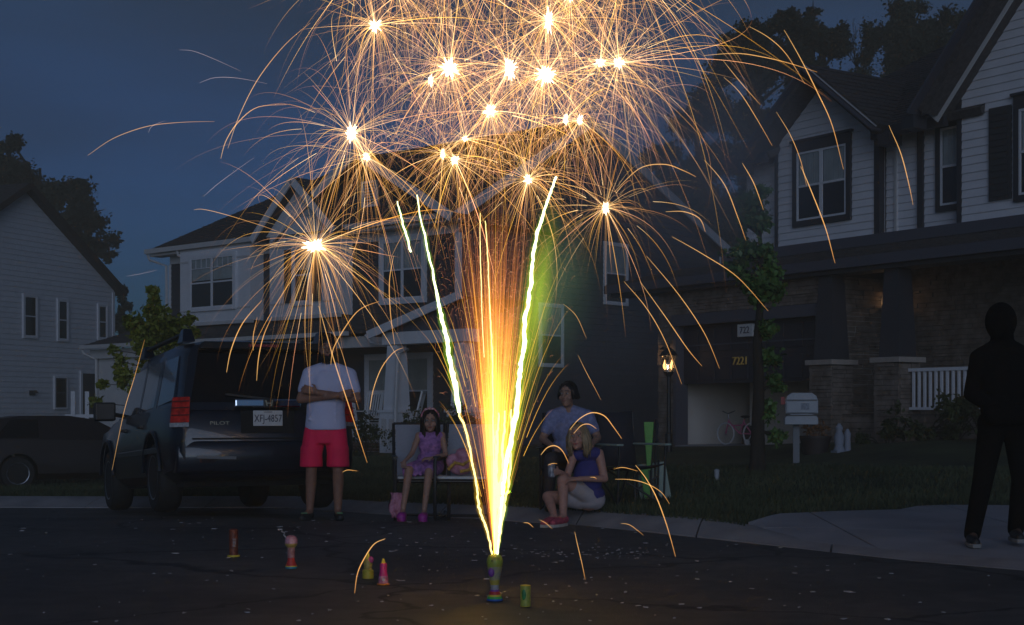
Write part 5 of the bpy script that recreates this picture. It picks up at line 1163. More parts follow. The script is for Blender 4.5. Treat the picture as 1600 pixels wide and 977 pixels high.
def strands(name, parent, m, c, M, k, n, reach, seed, zmin=-.3, spread=1.0, front=.35):
    """hair locks over the skull, running down"""
    g = random.Random(seed); b = MB()
    for i in range(n):
        a = g.uniform(front, 2*PI-front); t = g.uniform(.05, 1.15)     # angle from the face direction; polar angle from the crown
        p0 = V3(math.sin(a)*math.sin(t)*.083, math.cos(a)*math.sin(t)*.098-.010, math.cos(t)*.098+.036)
        p1 = V3(math.sin(a)*.094*spread, math.cos(a)*.098-.014, -.02+g.uniform(-.02,.02)); ln = reach*g.uniform(.75,1.05)
        p2 = V3(math.sin(a)*.092*spread+g.uniform(-.01,.01), math.cos(a)*.085-.03, -.02-ln*.55); p3 = V3(math.sin(a)*.075*spread+g.uniform(-.02,.02), math.cos(a)*.06-.04+g.uniform(-.01,.01), -.02-ln)
        b.tube([c+M @ (q*k) for q in (p0, p1, p2, p3)], [.010*k,.014*k,.012*k,.003*k], 5)
    b.ball(c+M @ V3(0,-.016,.036)*k, (.082*k,.094*k,.092*k), 18, 12, M)
    o = b.build(name, m, parent, smooth=2); return o
def cloth(name, m, parent, b, v=.011, sm_=5): return remesh(b.build(name, m, parent, smooth=True), v, sm_)

# --- standing man, arms crossed
def man():
    Y = 14.75; s = 1.01
    t = empty('person', ((508-800)/FPX*Y, Y, float(roadZ(np.array(-1.87), np.array(Y)))+.002), R(2), 'bearded man standing with crossed arms in a white tee and bright red shorts', 'person'); t.scale = (s, s, s)
    b = MB(); J = dict(hl=V3(-.095,0,.93), hr=V3(.10,0,.93), kl=V3(-.135,-.02,.50), kr=V3(.13,-.03,.50), al=V3(-.155,.03,.085), ar=V3(.125,.02,.085), ch=V3(.035,0,1.28), nk=V3(.04,.0,1.52), sl=V3(-.150,0,1.445), sr=V3(.238,0,1.435))
    for h, k, a, fx in ((J['hl'],J['kl'],J['al'],-.05), (J['hr'],J['kr'],J['ar'],.03)):
        b.cap(h, .088, k, .056, 14); b.cap(k, .055, k.lerp(a, .35)+V3(0,.018,0), .056, 14); b.cap(k.lerp(a, .35)+V3(0,.018,0), .055, a, .036, 14); b.cap(a, .036, a+V3(fx,-.13,-.045), .030, 10)
    b.ball((0,0,.98), (.16,.11,.13)); b.ball((.02,0,1.14), (.155,.105,.16)); b.ball((.035,0,1.33), (.18,.115,.17)); b.cap(J['sl'], .062, J['sr'], .062, 12); b.cap(J['nk']-V3(0,0,.06), .060, V3(.035,-.01,1.62), .056, 12)
    el = V3(-.235,-.07,1.20); er = V3(.325,-.07,1.20)
    # forearms folded: left forearm over, right hand tucked
    b.cap(J['sl'], .057, el, .045, 12); b.cap(el, .045, V3(.14,-.205,1.235), .031, 12); b.cap(J['sr'], .057, er, .045, 12); b.cap(er, .045, V3(-.06,-.185,1.265), .031, 12)
    hand(b, V3(.14,-.205,1.235), (1,.15,.18), (.1,1,0), .18, .35, -1, .010); hand(b, V3(-.06,-.185,1.265), (-1,.05,.28), (0,1,.1), .18, .3, -1, .010)
    hc = V3(.03,-.03,1.695); M, k = head(t, b, hc, .255, (.03,-1,-.03), parent=t)
    remesh(b.build('body', SK_M, t, smooth=True), .009, 4)
    # beard and short dark hair
    q = MB(); q.ball(hc+M @ V3(0,.030,-.082)*k, (.064*k,.060*k,.058*k), 14, 10, M)
    for a in range(60):
        an = random.uniform(-1.25, 1.25); p = V3(math.sin(an)*.062, math.cos(an)*.070+.015, random.uniform(-.10,-.045)); q.tube([hc+M @ (p*k), hc+M @ ((p+V3(math.sin(an)*.01,.006,-.035))*k)], [.007,.002], 4)
    q.build('beard', HB, t, smooth=True)
    q = MB(); q.ball(hc+M @ V3(0,-.014,.046)*k, (.079*k,.095*k,.090*k), 18, 12, M)
    for a in range(160):
        an = random.uniform(0, 2*PI); tt = random.uniform(0, 1.1); p = V3(math.sin(an)*math.sin(tt)*.078, math.cos(an)*math.sin(tt)*.094-.012, math.cos(tt)*.090+.048); q.tube([hc+M @ (p*k), hc+M @ ((p*1.10+V3(.006,0,.002))*k)], [.008,.002], 4)
    q.build('hair', HB, t, smooth=True)
    # tee shirt with sleeves and hem
    q = MB(); q.ball((.035,0,1.33), (.205,.138,.19)); q.ball((.02,0,1.15), (.185,.13,.19)); q.cap(J['sl'], .078, J['sr'], .078, 14)
    q.lathe([(.205,.895),(.203,.95),(.192,1.05),(.188,1.15),(.12,1.2)], 28, (.005,0,0), Matrix.Diagonal((1,.72,1)))
    q.cap(J['sl'], .078, J['sl'].lerp(el, .62), .066, 14); q.cap(J['sr'], .078, J['sr'].lerp(er, .62), .066, 14); q.cap(V3(.04,0,1.50), .075, V3(.04,-.005,1.54), .064, 12)
    q.cap(V3(.04,0,1.535), .055, J['sl']+V3(-.01,0,.008), .068, 12); q.cap(V3(.04,0,1.535), .055, J['sr']+V3(.01,0,.008), .068, 12)
    for i in range(7): z = 1.0+i*.03; q.cap(V3(-.16+.02*i,-.11,z), .010, V3(.12,-.118,z-.05+.02*(i % 3)), .008, 6)
    cloth('tee_shirt', mat('white_tee', (.52,.54,.74), .85, noise=.05, nscale=8, bump=.3, bscale=9), t, q, .011, 5)
    q = MB(); 
    q.lathe([(.165,.93),(.178,.89),(.190,.82),(.19,.76)], 28, (.0,0,0), Matrix.Diagonal((1,.72,1)))
    for h, k_, sx in ((J['hl'],J['kl'],-1), (J['hr'],J['kr'],1)):
        e = h.lerp(k_, .98)+V3(sx*.0,0,.02); q.cap(h+V3(sx*.0,0,-.04), .112, e+V3(0,0,.12), .108, 18)
        q.lathe([(.108,e.z+.2),(.112,e.z+.08),(.116,e.z-.0)], 22, (e.x, e.y, 0))
    cloth('shorts', mat('red_shorts', (.86,.008,.085), .75, noise=.10, nscale=7, bump=.4, bscale=8), t, q, .011, 4)
    for a, fx in ((J['al'],-.06), (J['ar'],.04)):
        q = MB(); q.cap(a+V3(0,.03,-.03), .045, a+V3(fx*.5,-.08,-.045), .042, 12); q.cap(a+V3(fx*.5,-.08,-.045), .042, a+V3(fx,-.175,-.052), .034, 12); q.ball(a+V3(fx*.5,-.06,-.07), (.05,.14,.022), 14, 8)
        o = cloth('shoe', mat('dark_shoe', (.02,.022,.024), .6), t, q, .009, 3)
        q = MB(); q.bar(a+V3(fx*.7-.03,-.12,-.008), a+V3(fx*.7+.03,-.12,-.008), .02, .008); q.build('lace', mat('green_lace', (.12,.34,.16), .6), o)
    q = MB(); q.ball((-.02,-.205,1.262), (.022,.028,.022)); 
man()

# --- girl in purple on the sling chair
def girl():
    t = empty('person', (GA.x-.02, 15.02, -.04), R(6), 'small girl with long black hair in a purple dress sitting in a sling chair', 'person')
    b = MB(); hp = V3(.06,.02,.55); hl = V3(-.015,.0,.53); hr = V3(.135,.0,.53); kl = V3(-.155,-.30,.515); kr = V3(.045,-.32,.50); al = V3(-.215,-.31,.115); ar = V3(-.005,-.34,.11)
    b.cap(hl, .068, kl, .046, 14); b.cap(kl, .045, al, .026, 12); b.cap(hr, .068, kr, .046, 14); b.cap(kr, .045, ar, .026, 12)
    for a in (al, ar): b.cap(a, .026, a+V3(-.02,-.10,-.055), .022, 10)
    sl = V3(-.045,-.01,.86); sr = V3(.195,-.01,.86); b.ball((.07,.01,.60), (.115,.085,.10)); b.ball((.075,.0,.76), (.115,.078,.13)); b.cap(sl, .036, sr, .036, 10); b.cap(V3(.075,-.0,.86), .034, V3(.075,-.015,.95), .032, 10)
    el = V3(-.115,-.09,.68); b.cap(sl, .034, el, .026, 10); b.cap(el, .026, V3(-.20,-.27,.60), .018, 10); hand(b, V3(-.20,-.27,.60), (-.1,-.6,-.6), (.3,-.4,.7), .12, .4, 1, .0075)
    er = V3(.225,-.09,.665); b.cap(sr, .034, er, .026, 10); b.cap(er, .026, V3(.08,-.235,.635), .018, 10); hand(b, V3(.08,-.235,.635), (-1,-.2,-.05), (0,.3,-1), .12, .4, 1, .0075)
    hc = V3(.07,-.03,1.005); M, k = head(t, b, hc, .225, (-.06,-1,-.10), parent=t, lips=(.30,.07,.07))
    remesh(b.build('body', SK_A, t, smooth=True), .0065, 4)
    strands('hair', t, HB, hc, M, k, 130, .34, 3, spread=1.0, front=.62)
    q = MB(); pts = [hc+M @ (V3(math.sin(a)*.090, -.0+.0, .036+math.cos(a)*.096)*k) for a in [-1.5+3*i/12 for i in range(13)]]; q.tube(pts, .012, 6); hb_ = q.build('headband', mat('pink_headband', (.55,.18,.25), .7, noise=.5, nscale=40), t, smooth=True)
    q = MB()
    for a in (-.35, .05, .5): q.ball(hc+M @ (V3(math.sin(a)*.09, .012, .036+math.cos(a)*.10)*k), (.020,.014,.014))
    q.build('flower', mat('pink_flower', (.65,.35,.38), .7), hb_, smooth=True)
    q = MB(); q.ball((.075,.0,.76), (.128,.092,.125)); q.ball((.07,.0,.62), (.135,.105,.09)); q.cap(sl+V3(.028,0,-.01), .050, sr-V3(.028,0,.01), .050, 10)
    q.cap(hl+V3(0,0,.01), .085, kl.lerp(hl, .18)+V3(-.01,0,.0), .070, 14); q.cap(hr+V3(0,0,.01), .085, kr.lerp(hr, .12), .070, 14); q.cap(V3(.05,-.05,.55), .08, V3(-.05,-.24,.53), .055, 12)
    for i in range(5): q.cap(V3(-.20+.05*i,-.27,.52-.0*i), .026, V3(-.19+.05*i,-.29,.44+.01*i), .018, 8)
    cloth('dress', mat('purple_dress', (.30,.13,.42), .8, noise=.5, nscale=26, color2=(.45,.20,.50)), t, q, .009, 3)
    for a in (al, ar):
        q = MB(); q.cap(a+V3(0,.02,-.045), .042, a+V3(-.02,-.11,-.06), .050, 12); q.ball(a+V3(-.015,-.06,-.095), (.052,.115,.018), 12, 8); cloth('clog', mat('magenta_clog', (.34,.02,.26), .5), t, q, .008, 3)
girl()

# --- dark haired woman in the camp chair
def woman():
    t = empty('person', (.575, 14.62, .10), R(-4), 'smiling short haired woman in a blue grey tee sitting in a camp chair', 'person')
    b = MB(); hl = V3(-.10,.02,.48); hr = V3(.10,.02,.48); kl = V3(-.17,-.42,.50); kr = V3(.17,-.42,.50); al = V3(-.19,-.46,.09); ar = V3(.19,-.46,.09)
    for h, k_, a in ((hl,kl,al), (hr,kr,ar)): b.cap(h, .082, k_, .055, 14); b.cap(k_, .054, a, .034, 12); b.cap(a, .034, a+V3(0,-.14,-.05), .028, 10)
    sl = V3(-.175,.03,.915); sr = V3(.175,.03,.915); b.ball((0,.04,.56), (.165,.125,.14)); b.ball((0,.04,.78), (.16,.11,.19)); b.cap(sl, .055, sr, .055, 12); b.cap(V3(-.01,.02,.95), .052, V3(-.02,.0,1.06), .048, 12)
    el = V3(-.27,-.03,.69); er = V3(.275,-.03,.70); b.cap(sl, .05, el, .040, 12); b.cap(el, .039, V3(-.16,-.25,.62), .027, 12); b.cap(sr, .05, er, .040, 12); b.cap(er, .039, V3(.22,-.25,.64), .027, 12)
    hand(b, V3(-.16,-.25,.62), (.4,-.8,-.1), (0,0,-1), .17, .4, 1, .009); hand(b, V3(.22,-.25,.64), (-.1,-1,-.1), (0,0,-1), .17, .4, -1, .009)
    hc = V3(-.02,-.02,1.125); M, k = head(t, b, hc, .245, (-.45,-1,.0), parent=t, smile=1.2, lips=(.34,.13,.11))
    remesh(b.build('body', SK_W, t, smooth=True), .009, 4)
    strands('hair', t, HB, hc, M, k, 90, .012, 8, front=.95)
    q = MB(); q.ball((0,.04,.78), (.19,.135,.20)); q.ball((0,.04,.60), (.19,.145,.13)); q.cap(sl, .070, sr, .070, 14); q.cap(sl, .070, sl.lerp(el, .62), .060, 12); q.cap(sr, .070, sr.lerp(er, .62), .060, 12); q.cap(V3(-.01,.02,.99), .052, sl, .066, 12); q.cap(V3(-.01,.02,.99), .052, sr, .066, 12)
    cloth('tee_shirt', mat('blue_grey_tee', (.20,.23,.40), .85, noise=.25, nscale=30, bump=.3, bscale=9), t, q, .011, 4)
    q = MB()
    for h, k_, a in ((hl,kl,al), (hr,kr,ar)): q.cap(h, .098, k_, .070, 14); q.cap(k_, .070, a+V3(0,0,.06), .05, 12)
    q.cap(hl, .1, hr, .1, 12); cloth('trousers', mat('charcoal_trousers', (.03,.03,.04), .85), t, q, .012, 3)
    for a in (al, ar): q = MB(); q.cap(a+V3(0,.02,-.04), .042, a+V3(0,-.15,-.055), .036, 12); cloth('shoe', MT['black'], t, q, .010, 2)
woman()

# --- blonde girl sitting on the curb
def blonde():
    Y = 13.85; x0 = (912-800)/FPX*Y
    t = empty('person', (x0, Y, .0), R(0), 'blonde girl in a navy sleeveless top sitting on the curb holding one knee', 'person')
    zc = .13; b = MB(); hl = V3(-.03,.10,zc+.10); hr = V3(.11,.10,zc+.10); kl = V3(-.20,-.12,.42); kr = V3(-.335,-.06,.26); al = V3(-.20,-.26,.10); ar = V3(-.30,-.30,.10)
    b.cap(hr, .088, kl, .060, 14); b.cap(kl, .058, al, .034, 12); b.cap(hl, .085, kr, .058, 14); b.cap(kr, .055, V3(-.285,-.26,.10), .033, 12)
    b.cap(al, .033, al+V3(-.07,-.11,-.055), .027, 10); b.cap(V3(-.285,-.26,.10), .033, V3(-.36,-.36,.045), .027, 10)
    sl = V3(-.09,-.0,.655); sr = V3(.145,.03,.665); b.ball((.06,.10,.24), (.145,.115,.12)); b.ball((.045,.06,.44), (.125,.095,.18)); b.cap(sl, .045, sr, .045, 12); b.cap(V3(.02,.01,.67), .042, V3(-.005,-.02,.76), .040, 12)
    er = V3(.195,-.03,.43); b.cap(sr, .048, er, .036, 12); b.cap(er, .036, V3(-.05,-.17,.435), .025, 12); hand(b, V3(-.05,-.17,.435), (-1,-.15,.0), (0,.5,-1), .155, .5, -1, .0085)
    el = V3(-.16,-.05,.45); b.cap(sl, .044, el, .034, 12); b.cap(el, .034, V3(-.235,-.19,.50), .024, 12); hand(b, V3(-.235,-.19,.50), (-.6,-.6,.0), (1,-.8,.0), .15, .9, 1, .0085)
    hc = V3(-.055,-.055,.82); M, k = head(t, b, hc, .245, (-.35,-1,-.02), parent=t, lips=(.42,.10,.10))
    remesh(b.build('body', SK_B, t, smooth=True), .0075, 4)
    strands('hair', t, HBL, hc, M, k, 120, .16, 5, spread=1.12, front=.6)
    q = MB(); q.ball((.045,.06,.44), (.145,.115,.19)); q.ball((.06,.09,.28), (.15,.125,.10)); q.cap(sl+V3(.035,0,.0), .062, sr-V3(.03,0,.0), .063, 12); cloth('sleeveless_top', mat('navy_top', (.035,.035,.18), .8, noise=.15, nscale=10, bump=.3, bscale=9), t, q, .010, 4)
    q = MB(); q.cap(hr, .105, hr.lerp(kl, .62), .082, 16); q.cap(hl, .10, hl.lerp(kr, .5), .082, 16); q.ball((.055,.10,.21), (.145,.12,.08)); cloth('shorts', mat('pale_shorts', (.38,.34,.36), .85, noise=.12, nscale=12), t, q, .010, 3)
    for a in (al+V3(-.0,.0,0), V3(-.285,-.26,.10)):
        q = MB(); q.cap(a+V3(.01,.02,-.035), .044, a+V3(-.06,-.09,-.05), .042, 12); q.cap(a+V3(-.06,-.09,-.05), .042, a+V3(-.10,-.17,-.058), .034, 12); o = cloth('sneaker', mat('red_sneaker', (.42,.06,.10), .6, noise=.3, nscale=40), t, q, .008, 2)
        q = MB(); q.add(*loft([[(a.x+px_+s_*w_*.8, a.y+py_-s_*w_*.6, z) for s_, z in ((-1,.004),(1,.004),(1,.03),(-1,.03))] for px_, py_, w_ in ((.02,.05,.03),(-.03,-.05,.042),(-.08,-.14,.042),(-.115,-.205,.024))])); q.build('sole', mat('cream_sole', (.50,.46,.42), .7), o)
    return t
bt = blonde()
can = empty('drink_can', bt.location+Vector((-.31,-.27,.455)), R(20), 'small blue and white printed drink can in the hand of the blonde girl', 'can')
q = MB(); q.lathe([(.026,0),(.033,.008),(.033,.112),(.027,.122),(.024,.118)], 18); q.build('can_body', mat('can_print', (.08,.13,.32), .35, metal=.2, noise=.8, nscale=26, color2=(.50,.52,.58)), can, smooth=True)

# --- person walking in dark clothes at the right edge
def walker():
    Y = 11.0; x0 = (1568-800)/FPX*Y
    t = empty('person', (x0, Y, .05), R(0), 'person in black hooded clothes and dark sneakers walking at the right edge', 'person')
    b = MB(); hl = V3(-.08,0,.92); hr = V3(.09,0,.92); kl = V3(-.17,-.05,.50); kr = V3(.13,-.02,.50); al = V3(-.225,.03,.10); ar = V3(.125,.10,.13)
    for h, k_, a in ((hl,kl,al), (hr,kr,ar)): b.cap(h, .085, k_, .056, 14); b.cap(k_, .055, a, .036, 12)
    b.cap(al, .034, al+V3(-.02,-.13,-.05), .028, 10); b.cap(ar, .034, ar+V3(-.01,-.13,-.06), .028, 10)
    sl = V3(-.18,0,1.405); sr = V3(.18,0,1.405); b.ball((0,0,.98), (.155,.115,.13)); b.ball((0,0,1.25), (.17,.115,.24)); b.cap(sl, .06, sr, .06, 12); b.cap(V3(0,0,1.45), .056, V3(-.01,-.01,1.58), .052, 12)
    el = V3(-.235,.03,1.14); er = V3(.25,.05,1.14)
    wl_ = V3(-.12,-.15,1.02); wr_ = V3(.12,-.15,1.02)      # both hands are in the front pocket
    for s_, e, w_, sg in ((sl,el,wl_,1), (sr,er,wr_,-1)): b.cap(s_, .052, e, .040, 12); b.cap(e, .039, w_, .027, 12); hand(b, w_, (sg,.1,-.2), (0,1,0), .15, .4, sg, .009)
    hc = V3(-.01,-.03,1.66); M, k = head(t, b, hc, .235, (.75,.6,-.05), parent=t); remesh(b.build('body', skinmat('dark_skin', (.10,.055,.04)), t, smooth=True), .010, 4)
    strands('hair', t, HB, hc, M, k*.93, 20, .0, 12, front=.7)
    blk = mat('black_clothing', (.005,.005,.006), 1.0, spec=.1, bump=.3, bscale=9)
    q = MB(); q.ball((0,0,1.25), (.20,.14,.26)); q.ball((0,0,1.05), (.18,.14,.18)); q.cap(sl, .075, sr, .075, 12)
    for s_, e, w_ in ((sl,el,wl_), (sr,er,wr_)): q.cap(s_, .072, e, .056, 12); q.cap(e, .056, w_, .045, 12)
    q.cap(wl_+V3(.0,-.01,-.03), .085, wr_+V3(0,-.01,-.03), .085, 12); q.ball(hc+V3(-.02,.0,.02), (.115,.125,.145), 18, 12); q.cap(V3(0,.02,1.47), .09, V3(-.01,.0,1.58), .085, 12); q.cap(V3(0,.02,1.50), .08, sl, .075, 12); q.cap(V3(0,.02,1.50), .08, sr, .075, 12)
    cloth('hooded_top', blk, t, q, .012, 4)
    q = MB(); q.cap(hl, .115, hr, .115, 12)
    for h, k_, a in ((hl,kl,al), (hr,kr,ar)): q.cap(h, .105, k_, .076, 14); q.cap(k_, .076, a+V3(0,.0,-.01), .062, 14)
    cloth('trousers', blk, t, q, .012, 4)
    for a in (al, ar):
        q = MB(); q.cap(a+V3(0,.03,-.03), .044, a+V3(-.02,-.07,-.05), .044, 12); q.cap(a+V3(-.02,-.07,-.05), .044, a+V3(-.03,-.18,-.06), .036, 12); o = cloth('sneaker', mat('dark_sneaker', (.018,.018,.02), .6), t, q, .009, 2)
        q = MB(); z = a.z-.098; q.add(*loft([[(a.x+px_+s_*w_, a.y+py_, zz) for s_, zz in ((-1,z),(1,z),(1,z+.032),(-1,z+.032))] for px_, py_, w_ in ((.0,.075,.034),(-.01,-.03,.046),(-.025,-.14,.050),(-.03,-.215,.03))])); q.build('sole', mat('pale_sole', (.22,.22,.22), .7), o, bevel=.006)
walker()
# ------------------------------------------------------------------ the fireworks: glowing sparks as thin real streaks around the fountain
FY = 8.2; SC = FPX/FY          # depth of the fountain, photo pixels per metre there
SPARK = emat('spark_glow', (1,.6,.2), SPARK_E, 'glow', 'NONE', True); HOT = emat('white_hot', (1,.86,.62), 4.0, None, 'AUTO')
NOZ = P(773, 869, FY)
def ballistic(c, v, T, drag, k=16, grav=9.8*.035):
    t = np.linspace(0, T, k)[:, None]; e = (1-np.exp(-drag*t))/drag
    return c[None, :]+v[None, :]*e+np.array([0, 0, -grav])[None, :]*(t-e)/drag*1.0
def heat(k, base, hot=1.0, fade=1.0, tint=(1,.50,.13), pale=True):
    """colour along a streak: pale near the burst, amber further out, dying red at the end"""
    f = np.linspace(0, 1, k)[:, None]; b = np.array(tint); a = np.array([1.0,.68,.31]) if pale else b; c = np.array([.8,.24,.05])
    col_ = np.where(f < .22, a+(b-a)*(f/.22), np.where(f < .8, b, b+(c-b)*((f-.8)/.2)))
    return col_*base*(hot*(1-f)**.8+.55)*(1-fade*f**3)
BURSTS = [ # px, py, size in px, number of sparks, reach in px, what it looks like
 (586,40,10,120,150,'small round white hot spark burst, top left of the display'),
 (702,107,15,170,170,'large round white hot burst left of centre with a smaller jagged one below it'),
 (673,125,7,50,110,'narrow jagged burst just below the large left one'),
 (796,107,14,150,160,'medium white burst with a short downward tail near the top centre'),
 (852,117,17,230,210,'largest and brightest round white hot burst'),
 (857,32,11,150,170,'tall upright flame shaped burst near the top edge'),
 (938,97,8,70,150,'small slanted burst, left of a close pair at the upper right'),
 (967,99,9,130,260,'right burst of the close pair throwing long arcs to the right'),
 (766,173,11,130,150,'medium burst in the middle of the display, below two larger ones'),
 (884,186,6,50,110,'small narrow slanted burst, left of a pair right of the middle'),
 (906,188,7,60,120,'small pointed burst, right of a pair right of the middle'),
 (550,209,11,150,190,'upright oval burst against the blue sky at the left'),
 (573,246,7,90,160,'small burst just under the upright oval one, over the roof ridge'),
 (727,217,5,50,110,'tiny burst above two small ones over the front gable'),
 (692,240,6,60,130,'thin upright burst above the second floor windows'),
 (711,250,7,80,140,'small leaning burst right beside the thin upright one'),
 (825,281,7,110,150,'small burst to the left of the tip of the green flare'),
 (946,325,8,100,150,'lone small burst low at the right before the dark side wall'),
 (493,384,15,210,190,'wide oval burst low at the left before the peaked white bay'),
 (620,-14,9,110,150,'burst cut by the top edge at the left'),(890,-6,9,150,190,'burst cut by the top edge at the right'),
]
# bursts above the frame whose sparks rain into view
HIGH = [(700,-60,150,200),(790,-70,150,200),(985,-50,150,260),(560,-50,90,150),(860,-90,120,220)]
g = np.random.default_rng(5)
def sparks_of(c, n, reach, long_n, down=.16):
    """returns (short list, long list) of paths with radii and colours"""
    S = []; 
    for i in range(n):
        d = g.normal(size=3); d[1] *= .75; d /= np.linalg.norm(d)
        u = g.random(); L_ = reach/SC*(.22+1.05*u**1.8) if i >= long_n else reach/SC*g.uniform(1.0, 1.45)
        T = g.uniform(.6, 1.0); drag = g.uniform(1.2, 2.6); sp = L_*drag/(1-math.exp(-drag*T)); grav = g.uniform(.3, 1.9)*reach/SC*1.5
        st = 0 if (u < .7 or i < long_n) else g.uniform(.0, .35)
        p = ballistic(c, d*sp, T, drag, 18, grav); q_ = np.linspace(0, 1, 18)[:, None]; sd_ = np.cross(d, g.normal(size=3)); p = p+sd_[None,:]*(q_**2.2)*g.normal()*.10*L_;  i0 = int(st*17); p = p[i0:]
        k = len(p); r0 = g.choice([.0007,.0009,.0012,.0017], p=[.46,.30,.16,.08])*(1.25 if i < long_n else 1)
        f = np.linspace(0, 1, k); br = g.choice([.3,.6,1.0,1.6], p=[.36,.32,.22,.10])*(1.0 if i < long_n else 1)
        tt = (1,.46+g.uniform(-.08,.08),.08+g.uniform(-.05,.12))
        S.append((p, r0*(1-.55*f), heat(k, br, 1.1, .75, tt)))
    return S
def addstreaks(name, S, parent, kind=None, n=3): return streaks(name, [s[0] for s in S], [s[1] for s in S], [s[2] for s in S], SPARK, parent, kind, n)
def core(parent, size, shape):
    """ragged white hot ball with short thick spikes"""
    b = MB(); s = size/SC; g2 = random.Random(int(size*97+shape[0]*31)); Mx = Matrix.Diagonal((shape[0], 1, shape[1]))
    b.ball((0,0,0), (s*.55*shape[0], s*.5, s*.55*shape[1]), 14, 10)
    for i in range(34):
        d = Vector((g2.gauss(0,1), g2.gauss(0,.7), g2.gauss(0,1))).normalized(); e = Mx @ d*s*g2.uniform(.75, 1.35); b.tube([Vector((0,0,0)), e*.55, e], [s*.22, s*.11, s*.012], 5)
    b.build('white_hot_core', HOT, parent)
    # emissive ball that paints the bloom around the core
    q = MB(); q.ball((0,0,0), (1,1,1), 20, 14); o = q.build('glow_halo', HALO, parent, smooth=True, kind='stuff'); o.scale = (s*2.6*shape[0], s*2.4, s*2.6*shape[1])
HALO = vmat('burst_halo', (1,.7,.4), 0, (1,.50,.18), 2.6, None, 'r')
SHAPE = {4:(1,1), 5:(.55,2.0), 2:(.6,1.7), 6:(1.2,.9), 9:(.7,1.5), 10:(.8,1.3), 11:(.85,1.4), 14:(.7,1.6), 15:(.9,1.2), 17:(.8,1.5), 18:(1.35,.85), 3:(.9,1.25)}
GR = 'spark bursts above the fountain'
for i, (px, py, sz, n, reach, lab) in enumerate(BURSTS):
    Yb = FY+random.uniform(-.5, .7); c = P(px, py, Yb); t = empty('spark_burst', c, 0, lab, 'firework burst', GR)
    core(t, sz*.95, SHAPE.get(i, (1,1))); ln = 12
    S = sparks_of(np.zeros(3), int(n*1.02), reach, ln)
    for s_ in S[:ln]: addstreaks('spark', [s_], t, None, 4)
    addstreaks('fine_sparks', S[ln:], t, 'stuff')
for px, py, n, reach in HIGH:
    c = P(px, py, FY+random.uniform(-.4,.5)); t = empty('spark_shower', c, 0, {700:'rain of sparks falling from above the frame over the left of the display',790:'rain of sparks from above the frame over the centre',985:'long arcs falling from above the frame at the upper right',560:'thin arcs from above the frame over the blue sky',860:'rain of sparks from above the frame right of centre'}[px], 'sparks')
    addstreaks('fine_sparks', sparks_of(np.zeros(3), n, reach, 20), t, 'stuff')
# background tangle: sparks of many small short lived stars filling the dome
S = []
for i in range(1250):
    a = g.uniform(0, 2*PI); rr = g.uniform(0, 1)**.6; c = np.array(P(790+rr*math.cos(a)*240, 110+rr*math.sin(a)*165, FY+g.uniform(-.6,.8)))
    d = g.normal(size=3); d /= np.linalg.norm(d); L_ = g.uniform(.12,.42); drag = 1.6; p = ballistic(c, d*L_*2, 1, drag, 12, g.uniform(.3,.9)); f = np.linspace(0,1,12)
    S.append((p, np.full(12,.0008)*(1-.5*f), heat(12, g.choice([.25,.45,.8]), .5, .8, (1,.45,.12+g.uniform(0,.2)))))
o = addstreaks('fine_sparks', S, None, 'stuff'); tag(o, 'tangle of fine amber sparks filling the dome above the fountain', 'sparks')

# --- jet of the fountain
jet = empty('spark_jet', NOZ, 0, 'dense golden jet of sparks rising from the rainbow footed firework', 'spark jet')
S = []
def jetspark(spread, hmin, hmax, br, r, tint, k=12, start=0.0, wob=.0, cx=0.0):
    ang = g.normal()*spread+cx; ph = g.uniform(0, 2*PI); h = g.uniform(hmin, hmax); z0 = g.uniform(0, start)*h
    z = np.linspace(z0, h, k); rad = np.tan(ang)*z*(1+.12*z); fall = 1
    x = rad; y = np.tan(g.normal()*spread)*z
    p = np.stack([x+wob*np.cumsum(g.normal(size=k))*.002, y, z], 1); f = np.linspace(0, 1, k)
    S.append((p, r*(1-.4*f), heat(k, br*(.25+.9*math.exp(-((ang-cx)/spread)**2/1.6)), .8, .8, tint, False)))
for i in range(300): jetspark(.042, .5, 1.25, g.choice([.4,.7,1.1]), g.choice([.0010,.0015,.0020]), (1,.50,.015))
for i in range(650): jetspark(.062, .6, 2.1, g.choice([.2,.4,.8]), .0008, (1,.32,.05), start=.7)
for i in range(600): jetspark(.075, .9, 2.0, g.choice([.12,.25,.5]), .0007, (1,.26,.10), 8, start=.85, wob=2)
for i in range(150): jetspark(.06, .4, 1.6, .9, .0011, (.70,.62,.03), start=.3, cx=.09)
addstreaks('fine_sparks', S, jet, 'stuff')
# short curled ember flecks in the glow
S = []
for i in range(900):
    z = g.uniform(.7, 1.9); x = g.normal()*.11*z*.95-.02; a = g.uniform(0, 2*PI); L_ = g.uniform(.008,.03); c = np.array([x, g.normal()*.1, z])
    p = ballistic(c, np.array([math.cos(a), 0, math.sin(a)])*L_*3, 1, 2, 6, .06); S.append((p, np.full(6,.0008), heat(6, g.uniform(.2,.6), .3, .6, (1,.28,.12))))
addstreaks('embers', S, jet, 'stuff')
# flame body of the jet
q = MB(); q.lathe([(.008,0),(.034,.30),(.058,.60),(.085,.95),(.11,1.25),(.13,1.6),(.10,1.9)], 24); fb = q.build('flame', vmat('flame_gas', (1,.6,.2), 0, (1,.42,.002), 6.5, (7,.18,.58), (.45,1.6)), jet, smooth=True, kind='stuff')
q = MB(); q.lathe([(.006,0),(.024,.25),(.036,.5),(.034,.72),(.008,.95)], 20); q.build('inner_flame', vmat('inner_flame_gas', (1,.8,.2), 0, (1,.50,.01), 2, None, (.25,.95)), jet, smooth=True, kind='stuff')
